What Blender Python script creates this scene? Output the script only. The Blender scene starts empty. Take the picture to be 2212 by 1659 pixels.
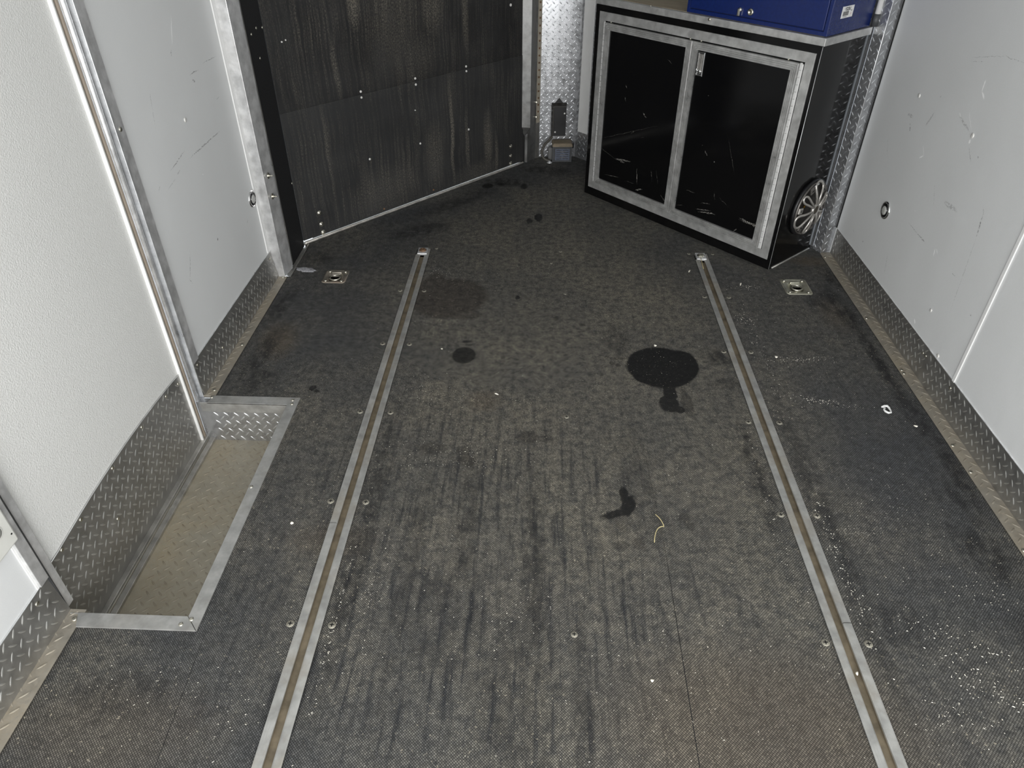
import bpy, bmesh, math, random
import numpy as np
from mathutils import Vector, Matrix
PI = math.pi
random.seed(7)
SC = bpy.context.scene
COL = SC.collection

# ------------------------------------------------------------------ camera
cam_d = bpy.data.cameras.new('camera')
cam = bpy.data.objects.new('camera', cam_d)
COL.objects.link(cam)
R0 = (0.99924446, 0.03881749, 0.00192606)
R1 = (0.02495324, -0.60277776, -0.79751884)
R2 = (-0.02979669, 0.79696435, -0.60329096)
cam.matrix_world = Matrix(((R0[0], -R1[0], -R2[0], 0.0), (R0[1], -R1[1], -R2[1], 0.0), (R0[2], -R1[2], -R2[2], 1.45), (0, 0, 0, 1)))
cam_d.sensor_fit = 'HORIZONTAL'
cam_d.sensor_width = 36.0
cam_d.lens = 1536.5 / 2212 * 36.0
cam_d.clip_start = 0.05
SC.camera = cam

# ------------------------------------------------------------------ light
SC.view_settings.view_transform = 'Standard'
SC.view_settings.look = 'None'
SC.view_settings.gamma = 1.0
SC.view_settings.use_curve_mapping = False
SC.view_settings.exposure = 0.38
SC.cycles.max_bounces = 6
SC.cycles.diffuse_bounces = 3
SC.cycles.glossy_bounces = 3
SC.cycles.adaptive_threshold = 0.02
W = bpy.data.worlds.new('daylight')
SC.world = W
W.use_nodes = True
W.node_tree.nodes['Background'].inputs[0].default_value = (0.86, 0.93, 1.0, 1)
W.node_tree.nodes['Background'].inputs[1].default_value = 1.1


def area(name, loc, rot, sx, sy, power, color):
    d = bpy.data.lights.new(name, 'AREA')
    d.shape = 'RECTANGLE'
    d.size, d.size_y = sx, sy
    d.energy = power
    d.color = color
    o = bpy.data.objects.new(name, d)
    o.location = loc
    o.rotation_euler = rot
    COL.objects.link(o)
    return o


# daylight entering through the open rear door, behind the camera
area('rear_opening_daylight', (0.1, -0.95, 0.90), (math.radians(92), 0, 0), 2.2, 1.4, 59, (1.0, 0.985, 0.96))

# ------------------------------------------------------------------ tagging helpers


def tag(o, label=None, cat=None, group=None, kind=None):
    if label: o['label'] = label
    if cat: o['category'] = cat
    if group: o['group'] = group
    if kind: o['kind'] = kind
    return o


def thing(name, label, cat, loc=(0, 0, 0), rz=0.0, group=None, kind=None):
    o = bpy.data.objects.new(name, None)
    o.empty_display_size = 0.05
    COL.objects.link(o)
    o.location = loc
    o.rotation_euler = (0, 0, rz)
    return tag(o, label, cat, group, kind)


def copy_tree(o, parent=None):
    c = o.copy()
    COL.objects.link(c)
    c.parent = parent
    for ch in list(o.children):
        copy_tree(ch, c)
    return c


# ------------------------------------------------------------------ mesh builder
class MB:
    def __init__(s):
        s.v, s.f, s.sm, s.mi = [], [], [], []
        s.cur = 0
        s.T = Matrix.Identity(4)

    def add(s, vs, fs, smooth=False):
        n = len(s.v)
        s.v += [tuple(s.T @ Vector(p)) for p in vs]
        s.f += [tuple(n + i for i in f) for f in fs]
        s.sm += [smooth] * len(fs)
        s.mi += [s.cur] * len(fs)
        return s

    def box(s, x0, y0, z0, x1, y1, z1):
        return s.add([(x0, y0, z0), (x1, y0, z0), (x1, y1, z0), (x0, y1, z0), (x0, y0, z1), (x1, y0, z1), (x1, y1, z1), (x0, y1, z1)],
                     [(0, 3, 2, 1), (4, 5, 6, 7), (0, 1, 5, 4), (1, 2, 6, 5), (2, 3, 7, 6), (3, 0, 4, 7)])

    def prism(s, poly, z0, z1):
        n = len(poly)
        a = sum(poly[i][0] * poly[(i + 1) % n][1] - poly[(i + 1) % n][0] * poly[i][1] for i in range(n))
        if a < 0: poly = poly[::-1]
        vs = [(x, y, z0) for x, y in poly] + [(x, y, z1) for x, y in poly]
        fs = [tuple(range(n))[::-1], tuple(range(n, 2 * n))] + [(i, (i + 1) % n, n + (i + 1) % n, n + i) for i in range(n)]
        return s.add(vs, fs)

    def lathe(s, prof, c=(0, 0, 0), axis='z', n=32, smooth=True):
        """prof: list of (radius, height) along axis"""
        vs, fs = [], []
        for r, h in prof:
            for k in range(n):
                a = 2 * PI * k / n
                p = (r * math.cos(a), r * math.sin(a), h)
                if axis == 'x': p = (p[2], p[0], p[1])
                if axis == 'y': p = (p[0], p[2], -p[1])
                vs.append((c[0] + p[0], c[1] + p[1], c[2] + p[2]))
        for i in range(len(prof) - 1):
            for k in range(n):
                a, b = i * n + k, i * n + (k + 1) % n
                fs.append((a, b, b + n, a + n))
        if prof[0][0] > 1e-6: fs.append(tuple(range(n))[::-1])
        if prof[-1][0] > 1e-6: fs.append(tuple(range((len(prof) - 1) * n, len(prof) * n)))
        return s.add(vs, fs, smooth)

    def tube(s, pts, r, n=10, closed=False, flat=(1, 1), up=None):
        pts = [Vector(p) for p in pts]
        m = len(pts)
        vs, fs = [], []
        prev = None
        for i, p in enumerate(pts):
            if closed: t = pts[(i + 1) % m] - pts[i - 1]
            else: t = pts[min(i + 1, m - 1)] - pts[max(i - 1, 0)]
            t.normalize()
            ref = Vector(up) if up else (prev if prev else (Vector((0, 0, 1)) if abs(t.z) < .9 else Vector((1, 0, 0))))
            a = (ref - t * ref.dot(t)).normalized()
            prev = a
            b = t.cross(a)
            rr = r[i] if isinstance(r, (list, tuple)) else r
            for k in range(n):
                th = 2 * PI * k / n
                vs.append(tuple(p + a * math.cos(th) * rr * flat[0] + b * math.sin(th) * rr * flat[1]))
        for i in range(m if closed else m - 1):
            j = (i + 1) % m
            for k in range(n):
                fs.append((i * n + k, i * n + (k + 1) % n, j * n + (k + 1) % n, j * n + k))
        if not closed:
            fs.append(tuple(range(n))[::-1])
            fs.append(tuple(range((m - 1) * n, m * n)))
        return s.add(vs, fs, True)

    def frame(s, u0, z0, u1, z1, prof):
        """mitred rectangular frame in the local x-z plane; prof = [(inset, y)]; closed profile"""
        vs, fs = [], []
        for d, y in prof:
            vs += [(u0 + d, y, z0 + d), (u1 - d, y, z0 + d), (u1 - d, y, z1 - d), (u0 + d, y, z1 - d)]
        m = len(prof)
        for i in range(m):
            j = (i + 1) % m
            for k in range(4):
                l = (k + 1) % 4
                fs.append((i * 4 + k, i * 4 + l, j * 4 + l, j * 4 + k))
        return s.add(vs, fs)

    def build(s, name, mat, parent=None, bevel=0, loc=None, recalc=True):
        me = bpy.data.meshes.new(name)
        me.from_pydata(s.v, [], s.f)
        me.polygons.foreach_set('use_smooth', s.sm)
        if any(s.mi):
            me.polygons.foreach_set('material_index', s.mi)
            mat = [mat, LUG[mat.name]]
        me.update()
        if recalc:
            bm = bmesh.new(); bm.from_mesh(me)
            bmesh.ops.recalc_face_normals(bm, faces=bm.faces)
            bm.to_mesh(me); bm.free()
        for m in (mat if isinstance(mat, (list, tuple)) else [mat]): me.materials.append(m)
        o = bpy.data.objects.new(name, me)
        COL.objects.link(o)
        o.parent = parent
        if loc: o.location = loc
        if bevel:
            b = o.modifiers.new('edge', 'BEVEL'); b.width = bevel; b.segments = 2; b.limit_method = 'ANGLE'; b.angle_limit = math.radians(40)
        return o


def lugs(mb, O, eu, ev, u0, v0, u1, v1, p=0.034, ph=(0, 0), inside=None, m=0.001, h=0.0021, L=0.0255, wd=0.0056):
    """raised lugs of diamond plate over a rectangle: origin O, unit vectors eu, ev, normal eu x ev"""
    O, eu, ev = Vector(O), Vector(eu).normalized(), Vector(ev).normalized()
    mb.cur = 1
    en = eu.cross(ev)
    for k in (0, 1):
        sg = 1 if k == 0 else -1
        i0, i1 = int(u0 / p) - 2, int(u1 / p) + 2
        j0, j1 = int(v0 / p) - 2, int(v1 / p) + 2
        for i in range(i0, i1 + 1):
            for j in range(j0, j1 + 1):
                cu, cv = (i + ph[0] + .5 * k) * p, (j + ph[1] + .5 * k) * p
                du = L / 2 * math.sqrt(.5)
                if cu - du < u0 + m or cu + du > u1 - m or cv - du < v0 + m or cv + du > v1 - m: continue
                if inside and not inside(cu, cv): continue
                a = Vector((math.sqrt(.5), sg * math.sqrt(.5)))
                b = Vector((-a.y, a.x))
                pts = []
                for t, w in ((-1, 0), (-.55, .75), (0, 1), (.55, .75), (1, 0), (.55, -.75), (0, -1), (-.55, -.75)):
                    q = a * (t * L / 2) + b * (w * wd / 2)
                    pts.append(O + eu * (cu + q.x) + ev * (cv + q.y))
                for t in (-.62, 0, .62):
                    q = a * (t * L / 2)
                    pts.append(O + eu * (cu + q.x) + ev * (cv + q.y) + en * (h if t == 0 else h * .82))
                mb.add([tuple(x) for x in pts], [(0, 8, 1), (0, 7, 8), (1, 8, 9, 2), (7, 6, 9, 8), (2, 9, 10, 3), (6, 5, 10, 9), (3, 10, 4), (5, 4, 10)], True)
    mb.cur = 0
    return mb


# ------------------------------------------------------------------ material helper
class NT:
    def __init__(s, name):
        s.m = bpy.data.materials.new(name)
        s.m.use_nodes = True
        s.t = s.m.node_tree
        s.b = s.t.nodes['Principled BSDF']
        s._c = None

    def n(s, typ, **kw):
        nd = s.t.nodes.new(typ)
        for k, v in kw.items(): setattr(nd, k, v)
        return nd

    def l(s, a, b):
        if isinstance(a, (int, float, tuple)): b.default_value = a
        else: s.t.links.new(a, b)

    def pos(s):
        if s._c is None: s._c = s.n('ShaderNodeTexCoord').outputs['Object']
        return s._c

    def math(s, op, a, b=0.0, c=0.0, clamp=False):
        nd = s.n('ShaderNodeMath', operation=op, use_clamp=clamp)
        s.l(a, nd.inputs[0]); s.l(b, nd.inputs[1])
        if op in ('MULTIPLY_ADD', 'SMOOTH_MAX', 'COMPARE'): s.l(c, nd.inputs[2])
        return nd.outputs[0]

    def vmath(s, op, a, b):
        nd = s.n('ShaderNodeVectorMath', operation=op)
        s.l(a, nd.inputs[0]); s.l(b, nd.inputs[1])
        return nd.outputs['Value'] if op in ('LENGTH', 'DOT_PRODUCT') else nd.outputs[0]

    def map(s, v, loc=(0, 0, 0), rot=(0, 0, 0), sc=(1, 1, 1), typ='POINT'):
        nd = s.n('ShaderNodeMapping', vector_type=typ)
        s.l(v, nd.inputs[0])
        nd.inputs[1].default_value = loc; nd.inputs[2].default_value = rot; nd.inputs[3].default_value = sc
        return nd.outputs[0]

    def noise(s, v, sc, det=4, rough=.55, color=False):
        nd = s.n('ShaderNodeTexNoise')
        s.l(v, nd.inputs['Vector']); nd.inputs['Scale'].default_value = sc
        nd.inputs['Detail'].default_value = det; nd.inputs['Roughness'].default_value = rough
        return nd.outputs['Color' if color else 'Fac']

    def rng(s, x, a, b, c=0.0, d=1.0, smooth=False):
        nd = s.n('ShaderNodeMapRange')
        if smooth: nd.interpolation_type = 'SMOOTHSTEP'
        s.l(x, nd.inputs[0])
        for i, q in enumerate((a, b, c, d)): nd.inputs[i + 1].default_value = q
        return nd.outputs[0]

    def mix(s, f, a, b, blend='MIX'):
        nd = s.n('ShaderNodeMix', data_type='RGBA', blend_type=blend)
        s.l(f, nd.inputs[0])
        s.l(a if not (isinstance(a, tuple) and len(a) == 3) else a + (1,), nd.inputs[6])
        s.l(b if not (isinstance(b, tuple) and len(b) == 3) else b + (1,), nd.inputs[7])
        return nd.outputs[2]

    def bump(s, h, st, dist=0.001, nrm=None):
        nd = s.n('ShaderNodeBump')
        s.l(h, nd.inputs['Height']); nd.inputs['Strength'].default_value = st; nd.inputs['Distance'].default_value = dist
        if nrm: s.l(nrm, nd.inputs['Normal'])
        return nd.outputs[0]

    def blob(s, v, cx, cy, rx, ry, rot=0.0, soft=.25, k=1.0):
        """elliptical patch with its own place and size"""
        q = s.map(v, (cx, cy, 0), (0, 0, math.radians(rot)), (rx, ry, 1), 'TEXTURE')
        d = s.vmath('LENGTH', q, (0, 0, 0))
        return s.rng(d, 1 + soft, 1 - soft, 0, k, smooth=True)

    def mx(s, *a):
        r = a[0]
        for x in a[1:]: r = s.math('MAXIMUM', r, x)
        return r

    def seg(s, v, x0, y0, x1, y1, w, k=1.0, soft=.35):
        L = math.hypot(x1 - x0, y1 - y0)
        return s.blob(v, (x0 + x1) / 2, (y0 + y1) / 2, L / 2, w, math.degrees(math.atan2(y1 - y0, x1 - x0)), soft, k)

    def blobs(s, v, lst, start=None):
        """maximum of many patches, evaluated one after another"""
        m = start
        for a in lst:
            vv = v
            if m is not None:
                nd = s.n('ShaderNodeVectorMath', operation='MULTIPLY_ADD')
                s.l(m, nd.inputs[0]); nd.inputs[1].default_value = (1e-7, 1e-7, 1e-7); s.l(v, nd.inputs[2])
                vv = nd.outputs[0]
            x = s.seg(vv, *a[1:]) if a[0] == 's' else s.blob(vv, *a)
            m = x if (m is None or m is start) else s.math('MAXIMUM', m, x)
        return m

    def out(s, color=None, rough=None, metal=None, normal=None, **kw):
        if color is not None: s.l(color if not (isinstance(color, tuple) and len(color) == 3) else color + (1,), s.b.inputs['Base Color'])
        if rough is not None: s.l(rough, s.b.inputs['Roughness'])
        if metal is not None: s.l(metal, s.b.inputs['Metallic'])
        if normal is not None: s.l(normal, s.b.inputs['Normal'])
        for k, v in kw.items(): s.b.inputs[k.replace('_', ' ')].default_value = v
        return s.m


def simple(name, col, rough=.5, metal=0.0, nz=0.12, sc=18, bump=0.0, **kw):
    t = NT(name)
    f = t.noise(t.pos(), sc, 4)
    c = t.mix(t.rng(f, .3, .7), tuple(x * (1 - nz) for x in col), tuple(min(1, x * (1 + nz)) for x in col))
    r = t.rng(f, .3, .7, max(0.02, rough - .06), min(1, rough + .06))
    nm = t.bump(t.noise(t.pos(), sc * 12, 2), bump, .001) if bump else None
    return t.out(c, r, metal, nm, **kw)


def aluminium(name, base=(.62, .62, .61), rough=.38, grain=(3, 3, 60), dirt=0.15, dcol=(.20, .17, .12), bump=.05, met=.85):
    """mill-finish aluminium: soft blotches, fine drawn grain, a little grime"""
    t = NT(name)
    p = t.pos()
    b = t.noise(p, 26, 5, .6)
    g = t.noise(t.map(p, sc=grain), 9, 3)
    c = t.mix(t.rng(b, .35, .65), tuple(x * .80 for x in base), tuple(min(1, x * 1.12) for x in base))
    c = t.mix(t.rng(g, .62, .78, 0, .35), c, tuple(x * .5 for x in base))
    dm = t.rng(t.noise(p, 7, 6, .65), .48, .72, 0, dirt)
    c = t.mix(dm, c, dcol)
    r = t.math('ADD', t.rng(b, .3, .7, rough - .08, rough + .1), t.math('MULTIPLY', dm, .4))
    return t.out(c, r, t.rng(dm, 0, 1, met, .2), t.bump(g, bump, .001))


M = {}
M['alu'] = aluminium('aluminium_frame', base=(.58, .58, .57), met=.65)
M['alu_edge'] = aluminium('aluminium_edge', base=(.44, .44, .43), met=.65, dirt=.3)
M['alu_v'] = aluminium('aluminium_post', base=(.72, .72, .72), grain=(60, 60, 1.2), rough=.36, met=.62)
M['alu_j_shade'] = aluminium('aluminium_jamb_shade', base=(.29, .29, .285), grain=(60, 60, 1.2), rough=.38, met=.85)  # darker copy of the post aluminium; its dimmer facing is put into the base colour
M['alu_bright'] = aluminium('aluminium_bright', base=(.86, .87, .88), rough=.34, dirt=.05, bump=0.0, met=.7)
M['alu_dirty'] = aluminium('aluminium_dirty', base=(.52, .51, .48), rough=.45, dirt=.65, dcol=(.22, .19, .15))
M['alu_rib'] = aluminium('aluminium_ribbed', base=(.60, .60, .59), rough=.34, grain=(2, 2, 2), dirt=.08, met=.7)
M['hinge'] = simple('hinge_aluminium', (.66, .66, .65), .6, .3, .05)
M['rust'] = simple('rusty_steel', (.20, .12, .07), .7, .5, .4, 60)
M['steel'] = simple('zinc_steel', (.62, .60, .52), .3, 1, .2, 40)
M['dull_screw'] = simple('dull_screw', (.27, .255, .21), .5, .4, .3, 90)
M['chrome'] = simple('chrome', (.82, .82, .82), .06, 1, .02)
M['white_paint'] = simple('white_screw', (.75, .74, .71), .35, .2)
M['black_plastic'] = simple('black_plastic', (.009, .009, .010), .42, 0, .2, bump=.1)
M['black_rubber'] = simple('black_rubber', (.02, .02, .02), .7)
M['tan_strip'] = simple('tan_strip', (.42, .38, .31), .5, .4, .15, 30)
M['gap'] = simple('dark_gap', (.006, .006, .006), .8)
M['seal'] = simple('seal_tan', (.30, .25, .20), .6)
M['white_trim'] = simple('white_trim', (.80, .80, .79), .4, 0, .03)
M['plate_white'] = simple('ivory_plate', (.66, .66, .62), .45, 0, .03)
M['groove'] = simple('groove_dirt', (.17, .140, .095), .75, .1, .35, 30, .2)
M['paper'] = simple('white_paper', (.75, .75, .74), .5, 0, .02)
M['ink'] = simple('black_ink', (.02, .02, .02), .5)
M['red_ink'] = simple('red_ink', (.5, .04, .03), .5)
M['chip'] = simple('chip_white', (.86, .82, .72), .7, 0, .15, 80)
M['straw'] = simple('straw', (.55, .47, .25), .6)
M['ceil'] = simple('white_ceiling', (.78, .78, .77), .5, 0, .03)


def mat_plate(name, dirt, base=(.56, .57, .58), rough=.30, dcol=(.23, .185, .12), met=1.0):
    """diamond plate sheet; lugs are real relief, grime by height (dirt: 'low' above floor, number all over)"""
    t = NT(name)
    p = t.pos()
    b = t.noise(p, 30, 5, .6)
    c = t.mix(t.rng(b, .35, .68), tuple(x * .86 for x in base), tuple(min(1, x * 1.12) for x in base))
    big = t.noise(p, 6, 6, .65)
    d = t.rng(big, .3, .7, dirt * .35, dirt)
    fine = t.noise(p, 120, 3, .7)
    d = t.math('MULTIPLY', d, t.rng(fine, .25, .6, .6, 1.0))
    c = t.mix(d, c, dcol)
    r = t.math('ADD', t.rng(b, .3, .7, rough - .06, rough + .1), t.math('MULTIPLY', d, .35))
    return t.out(c, r, t.rng(d, 0, 1, met, .12), t.bump(t.noise(p, 260, 3), .12, .0006))


M['plate'] = mat_plate('diamond_plate', .22, base=(.37, .37, .36), rough=.32, met=.9)
M['plate_clean'] = mat_plate('diamond_plate_clean', .10, base=(.49, .50, .52), rough=.26, met=.82)
M['plate_flange'] = mat_plate('diamond_plate_flange', .85, base=(.5, .48, .44), dcol=(.33, .275, .19))
M['plate_well'] = mat_plate('diamond_plate_well', 1.0, base=(.50, .48, .42), dcol=(.34, .29, .20))
LUG = {}
for nm, k, bs in (('plate', .15, (.56, .56, .54)), ('plate_clean', .04, (.74, .76, .79)), ('plate_flange', .75, (.52, .49, .43)), ('plate_well', .95, (.50, .47, .40))):
    LUG[M[nm].name] = mat_plate('worn_lug_' + nm, k, base=bs, rough=.30, met=.85)


# ---- painted wall sheet with its own scuffs; u,v = the two in-plane object axes
def mat_wall(name, base, segs=(), dots=(), stipple=0.0, rough=.42):
    t = NT(name)
    p = t.pos()
    q = t.n('ShaderNodeCombineXYZ')
    sx = t.n('ShaderNodeSeparateXYZ'); t.l(p, sx.inputs[0])
    t.l(sx.outputs[1], q.inputs[0]); t.l(sx.outputs[2], q.inputs[1])
    v = q.outputs[0]
    wob = t.vmath('ADD', v, t.vmath('MULTIPLY', t.vmath('SUBTRACT', t.noise(v, 45, 3, color=True), (.5, .5, .5)), (.010, .010, 0)))
    c = t.mix(t.rng(t.noise(p, 3, 5), .3, .7), tuple(x * .965 for x in base), base)
    fine = t.rng(t.noise(p, 420, 2), .3, .7, .96, 1.0)
    c = t.mix(1.0, c, fine, 'MULTIPLY')
    if segs:
        m = t.blobs(wob, [('s',) + tuple(a) for a in segs]); m0 = m
        br = t.rng(t.noise(v, 160, 2), .42, .58)
        c = t.mix(t.math('MULTIPLY', m, br), c, (.10, .10, .10))
    if dots:
        m = t.blobs(wob, [('s',) + tuple(a) for a in dots], m0)
        c = t.mix(m, c, (.95, .95, .95))
    nm = None
    if stipple:
        nm = t.bump(t.noise(p, 210, 3, .6), stipple, .0025)
        vo = t.n('ShaderNodeTexVoronoi'); vo.inputs['Scale'].default_value = 260; t.l(p, vo.inputs['Vector'])
        nm = t.bump(vo.outputs['Distance'], stipple * .6, .002, nm)
    else:
        nm = t.bump(t.noise(p, 5, 3), .10, .02)
    return t.out(c, rough, 0.0, nm, Specular_IOR_Level=.45)


M['wall_left'] = mat_wall('white_sheet_left', (.72, .73, .73),
    segs=[(2.242, 0.967, 2.235, 0.949, 0.003, 1), (2.440, 0.884, 2.542, 0.881, 0.0012, 0.7), (2.327, 0.875, 2.386, 0.875, 0.0018, 0.8), (2.333, 0.858, 2.346, 0.848, 0.004, 0.8), (2.053, 0.898, 2.029, 0.808, 0.0016, 0.4), (2.047, 0.673, 2.146, 0.692, 0.0016, 0.8), (2.195, 0.663, 2.423, 0.665, 0.0022, 0.85), (2.072, 0.648, 2.094, 0.656, 0.003, 0.5), (2.473, 0.760, 2.496, 0.763, 0.0014, 0.7), (2.608, 0.565, 2.618, 0.551, 0.0015, 0.9), (1.999, 0.633, 2.057, 0.642, 0.0012, 0.4), (2.218, 0.370, 2.216, 0.363, 0.003, 1), (1.945, 0.650, 1.958, 0.658, 0.0015, 0.5), (1.841, 1.102, 1.838, 1.095, 0.003, 0.9),  (2.014, 0.418, 1.968, 0.349, 0.0012, 0.7), (1.963, 0.351, 1.973, 0.330, 0.001, 0.7), (2.217, 0.372, 2.218, 0.363, 0.003, 1), (2.482, 0.306, 2.494, 0.313, 0.003, 0.4)],
    dots=[(2.297, 1.042, 2.260, 0.978, 0.0022, 0.8), (2.233, 0.590, 2.237, 0.586, 0.002, 1)])
M['wall_right'] = mat_wall('white_sheet_right', (.72, .73, .73),
    segs=[(2.374, 0.941, 2.225, 0.977, 0.0008, 0.6), (2.225, 0.977, 2.127, 0.981, 0.0008, 0.6), (2.379, 0.927, 2.319, 0.941, 0.0008, 0.5), (2.488, 0.797, 2.484, 0.794, 0.003, 0.8), (2.662, 0.688, 2.629, 0.689, 0.006, 0.5), (2.627, 0.666, 2.610, 0.642, 0.0022, 1), (2.518, 0.693, 2.493, 0.740, 0.0035, 0.5), (2.336, 0.776, 2.262, 0.756, 0.0035, 0.5), (2.224, 0.715, 2.193, 0.687, 0.0018, 0.7), (2.753, 0.574, 2.723, 0.522, 0.001, 0.4), (2.161, 0.710, 2.164, 0.705, 0.004, 0.5), (2.333, 0.553, 2.297, 0.498, 0.001, 0.5),  (2.243, 0.535, 2.165, 0.537, 0.007, 0.45), (2.400, 0.388, 2.268, 0.380, 0.0016, 0.5), (2.312, 0.384, 2.269, 0.381, 0.003, 0.8), (2.031, 0.585, 2.016, 0.516, 0.0028, 0.75), (2.016, 0.516, 1.992, 0.295, 0.002, 0.25), (2.470, 0.228, 2.451, 0.169, 0.0018, 0.5), (2.692, 0.181, 2.686, 0.177, 0.003, 1), (2.058, 0.375, 2.035, 0.374, 0.0015, 0.6), (1.893, 0.323, 1.888, 0.321, 0.003, 0.7), (2.812, 0.187, 2.781, 0.168, 0.001, 0.4), (2.045, 0.606, 2.031, 0.585, 0.002, 0.3)],
    dots=[(2.274, 0.899, 2.268, 0.869, 0.0025, 1), (2.268, 0.869, 2.245, 0.855, 0.0035, 1), (2.296, 0.803, 2.252, 0.763, 0.0012, 0.7), (2.235, 0.738, 2.234, 0.727, 0.004, 1), (2.489, 0.634, 2.465, 0.607, 0.0015, 0.8), (2.486, 0.593, 2.467, 0.607, 0.0025, 1), (2.344, 0.785, 2.331, 0.777, 0.0015, 0.6),  (2.194, 0.391, 2.190, 0.369, 0.003, 0.8), (2.187, 0.394, 2.173, 0.385, 0.002, 0.8), (2.155, 0.145, 2.143, 0.134, 0.0035, 0.9), (2.397, 0.438, 2.394, 0.437, 0.002, 1)])
M['stipple'] = mat_wall('stippled_white_door', (.72, .72, .70), stipple=.42, rough=.5)


# ---- rubber floor mat
# marks on the rubber: (x, y, rx, ry, turn, softness, strength)
MARKS = {
    'sc': [(1.205, 2.45, .035, .17, 4, .45, .8), (1.215, 2.10, .022, .20, 0, .45, .85), (1.222, 1.83, .030, .15, 0, .5, .7), (1.235, 1.55, .022, .16, -3, .5, .8), (1.20, 1.40, .02, .12, 10, .5, .6),
                (1.17, 1.24, .05, .09, 15, .5, .7), (1.14, 2.52, .05, .08, 0, .5, .6), (1.24, 2.72, .03, .09, 8, .5, .7), (1.19, .95, .05, .12, 20, .5, .5),
                (-.97, 2.06, .03, .18, -6, .5, .7), (-1.0, 2.40, .03, .12, -6, .5, .7), (-.93, 1.90, .06, .07, 0, .5, .6), (-.86, .78, .10, .05, 0, .5, .5), (-.5, .72, .06, .10, 0, .5, .35),
                (.655, 1.50, .025, .22, 0, .5, .7), (.80, 1.30, .03, .5, 0, .5, .55), (.86, 1.02, .07, .06, 0, .5, .5), (.66, 2.10, .05, .05, 0, .5, .7), (.65, 1.95, .05, .03, 0, .5, .6), (-.44, 1.25, .03, .45, 0, .5, .6),
                (-.30, 1.10, .025, .38, 0, .5, .40), (-.17, 1.28, .03, .25, 0, .5, .5), (-.20, 1.0, .10, .16, 0, .5, .35), (0.02, .98, .03, .5, 2, .5, .6), (-.02, .82, .09, .20, 0, .5, .45), (.12, .8, .02, .22, 0, .5, .5), (.30, 2.20, .04, .10, 0, .5, .5), (.31, 1.5, .04, .2, 0, .5, .3),
                (-.17, 3.72, .12, .05, 0, .5, .8), (.02, 3.92, .10, .05, 0, .5, .8), (-.55, 3.10, .14, .06, 30, .5, .7), (-.40, 3.45, .25, .05, 48, .5, .55), (.12, 3.88, .06, .08, 0, .5, .7), (-.95, 2.80, .06, .06, 0, .5, .5)],
    'wet': [(.445, 2.035, .120, .122, 0, .05, 1.0), (.51, 2.04, .065, .10, -12, .06, 1.0), (.40, 1.99, .06, .06, 0, .06, 1.0), (.456, 1.89, .022, .05, 0, .1, .95), (.445, 1.83, .032, .045, 0, .1, .93), (.475, 1.80, .015, .018, 0, .1, .9),
                (-.250, 2.078, .043, .050, 0, .10, .85), (-.246, 2.165, .018, .008, 0, .3, .8), (-.24, 2.145, .015, .005, 0, .3, .7), (.005, 3.272, .020, .045, 0, .10, 1.0), (-.038, 3.228, .015, .028, 0, .12, .9), (-.072, 2.494, .010, .017, 0, .1, .9), (-.27, 3.665, .030, .035, 0, .2, .95), (-.20, 3.69, .02, .02, 0, .2, .9),
                (-.075, 3.665, .020, .035, 0, .2, .9), (.262, 1.415, .013, .030, 0, .2, .92), (.270, 1.37, .019, .040, -20, .15, .95), (.235, 1.343, .045, .013, 22, .2, .9), (-.738, 1.866, .012, .016, 0, .2, .9), (-.722, 1.85, .010, .009, 0, .2, .9)],
    'mid': [(.503, 1.83, .020, .060, 0, .2, .6), (.50, 1.90, .010, .03, 0, .2, .45), (-.01, 1.648, .032, .026, 0, .25, .62), (.04, 1.643, .035, .018, 0, .3, .4), (-.30, 1.582, .040, .026, 0, .3, .55), (-.205, 1.575, .022, .025, 0, .3, .5), (-.19, 1.535, .030, .022, -30, .25, .62),
                (.285, 1.24, .018, .020, 0, .3, .5), (.238, 1.232, .022, .015, 0, .3, .45), (.418, 1.335, .015, .020, 0, .3, .5), (.43, 1.305, .012, .015, 0, .3, .5), (.25, 1.31, .02, .03, 0, .3, .35), (.08, 2.34, .012, .018, 0, .3, .6), (.18, 2.30, .012, .010, 0, .3, .6), (.20, 2.27, .010, .010, 0, .3, .6), (.17, 2.25, .010, .008, 0, .3, .5),
                (.275, 2.05, .010, .010, 0, .3, .6), (.295, 2.04, .009, .012, 0, .3, .7), (.30, 2.08, .03, .008, 0, .4, .5), (.26, 2.09, .008, .008, 0, .4, .6), (.25, 2.03, .007, .006, 0, .4, .6), (-.11, 2.07, .008, .010, 0, .3, .6), (-.09, 2.06, .010, .006, 0, .3, .5), (-.06, 2.06, .006, .006, 0, .3, .5), (-.09, 2.0, .02, .004, 0, .3, .4)],
    'warm': [(-.16, 1.82, .05, .05, 0, .6, .35), (1.16, 2.42, .05, .12, 0, .6, .3), (-.94, 2.15, .06, .10, 10, .6, .5), (-.52, 1.22, .10, .05, 0, .6, .3), (.5, .75, .30, .18, 0, .6, .45), (1.2, 2.86, .08, .04, 0, .6, .5), (-.85, .70, .2, .10, 0, .6, .3)],
    'brn': [(-.345, 2.48, .145, .16, -35, .10, .62), (-.28, 2.35, .07, .03, 0, .2, .45), (-.42, 2.52, .06, .16, 0, .12, .55)],
}


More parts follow.
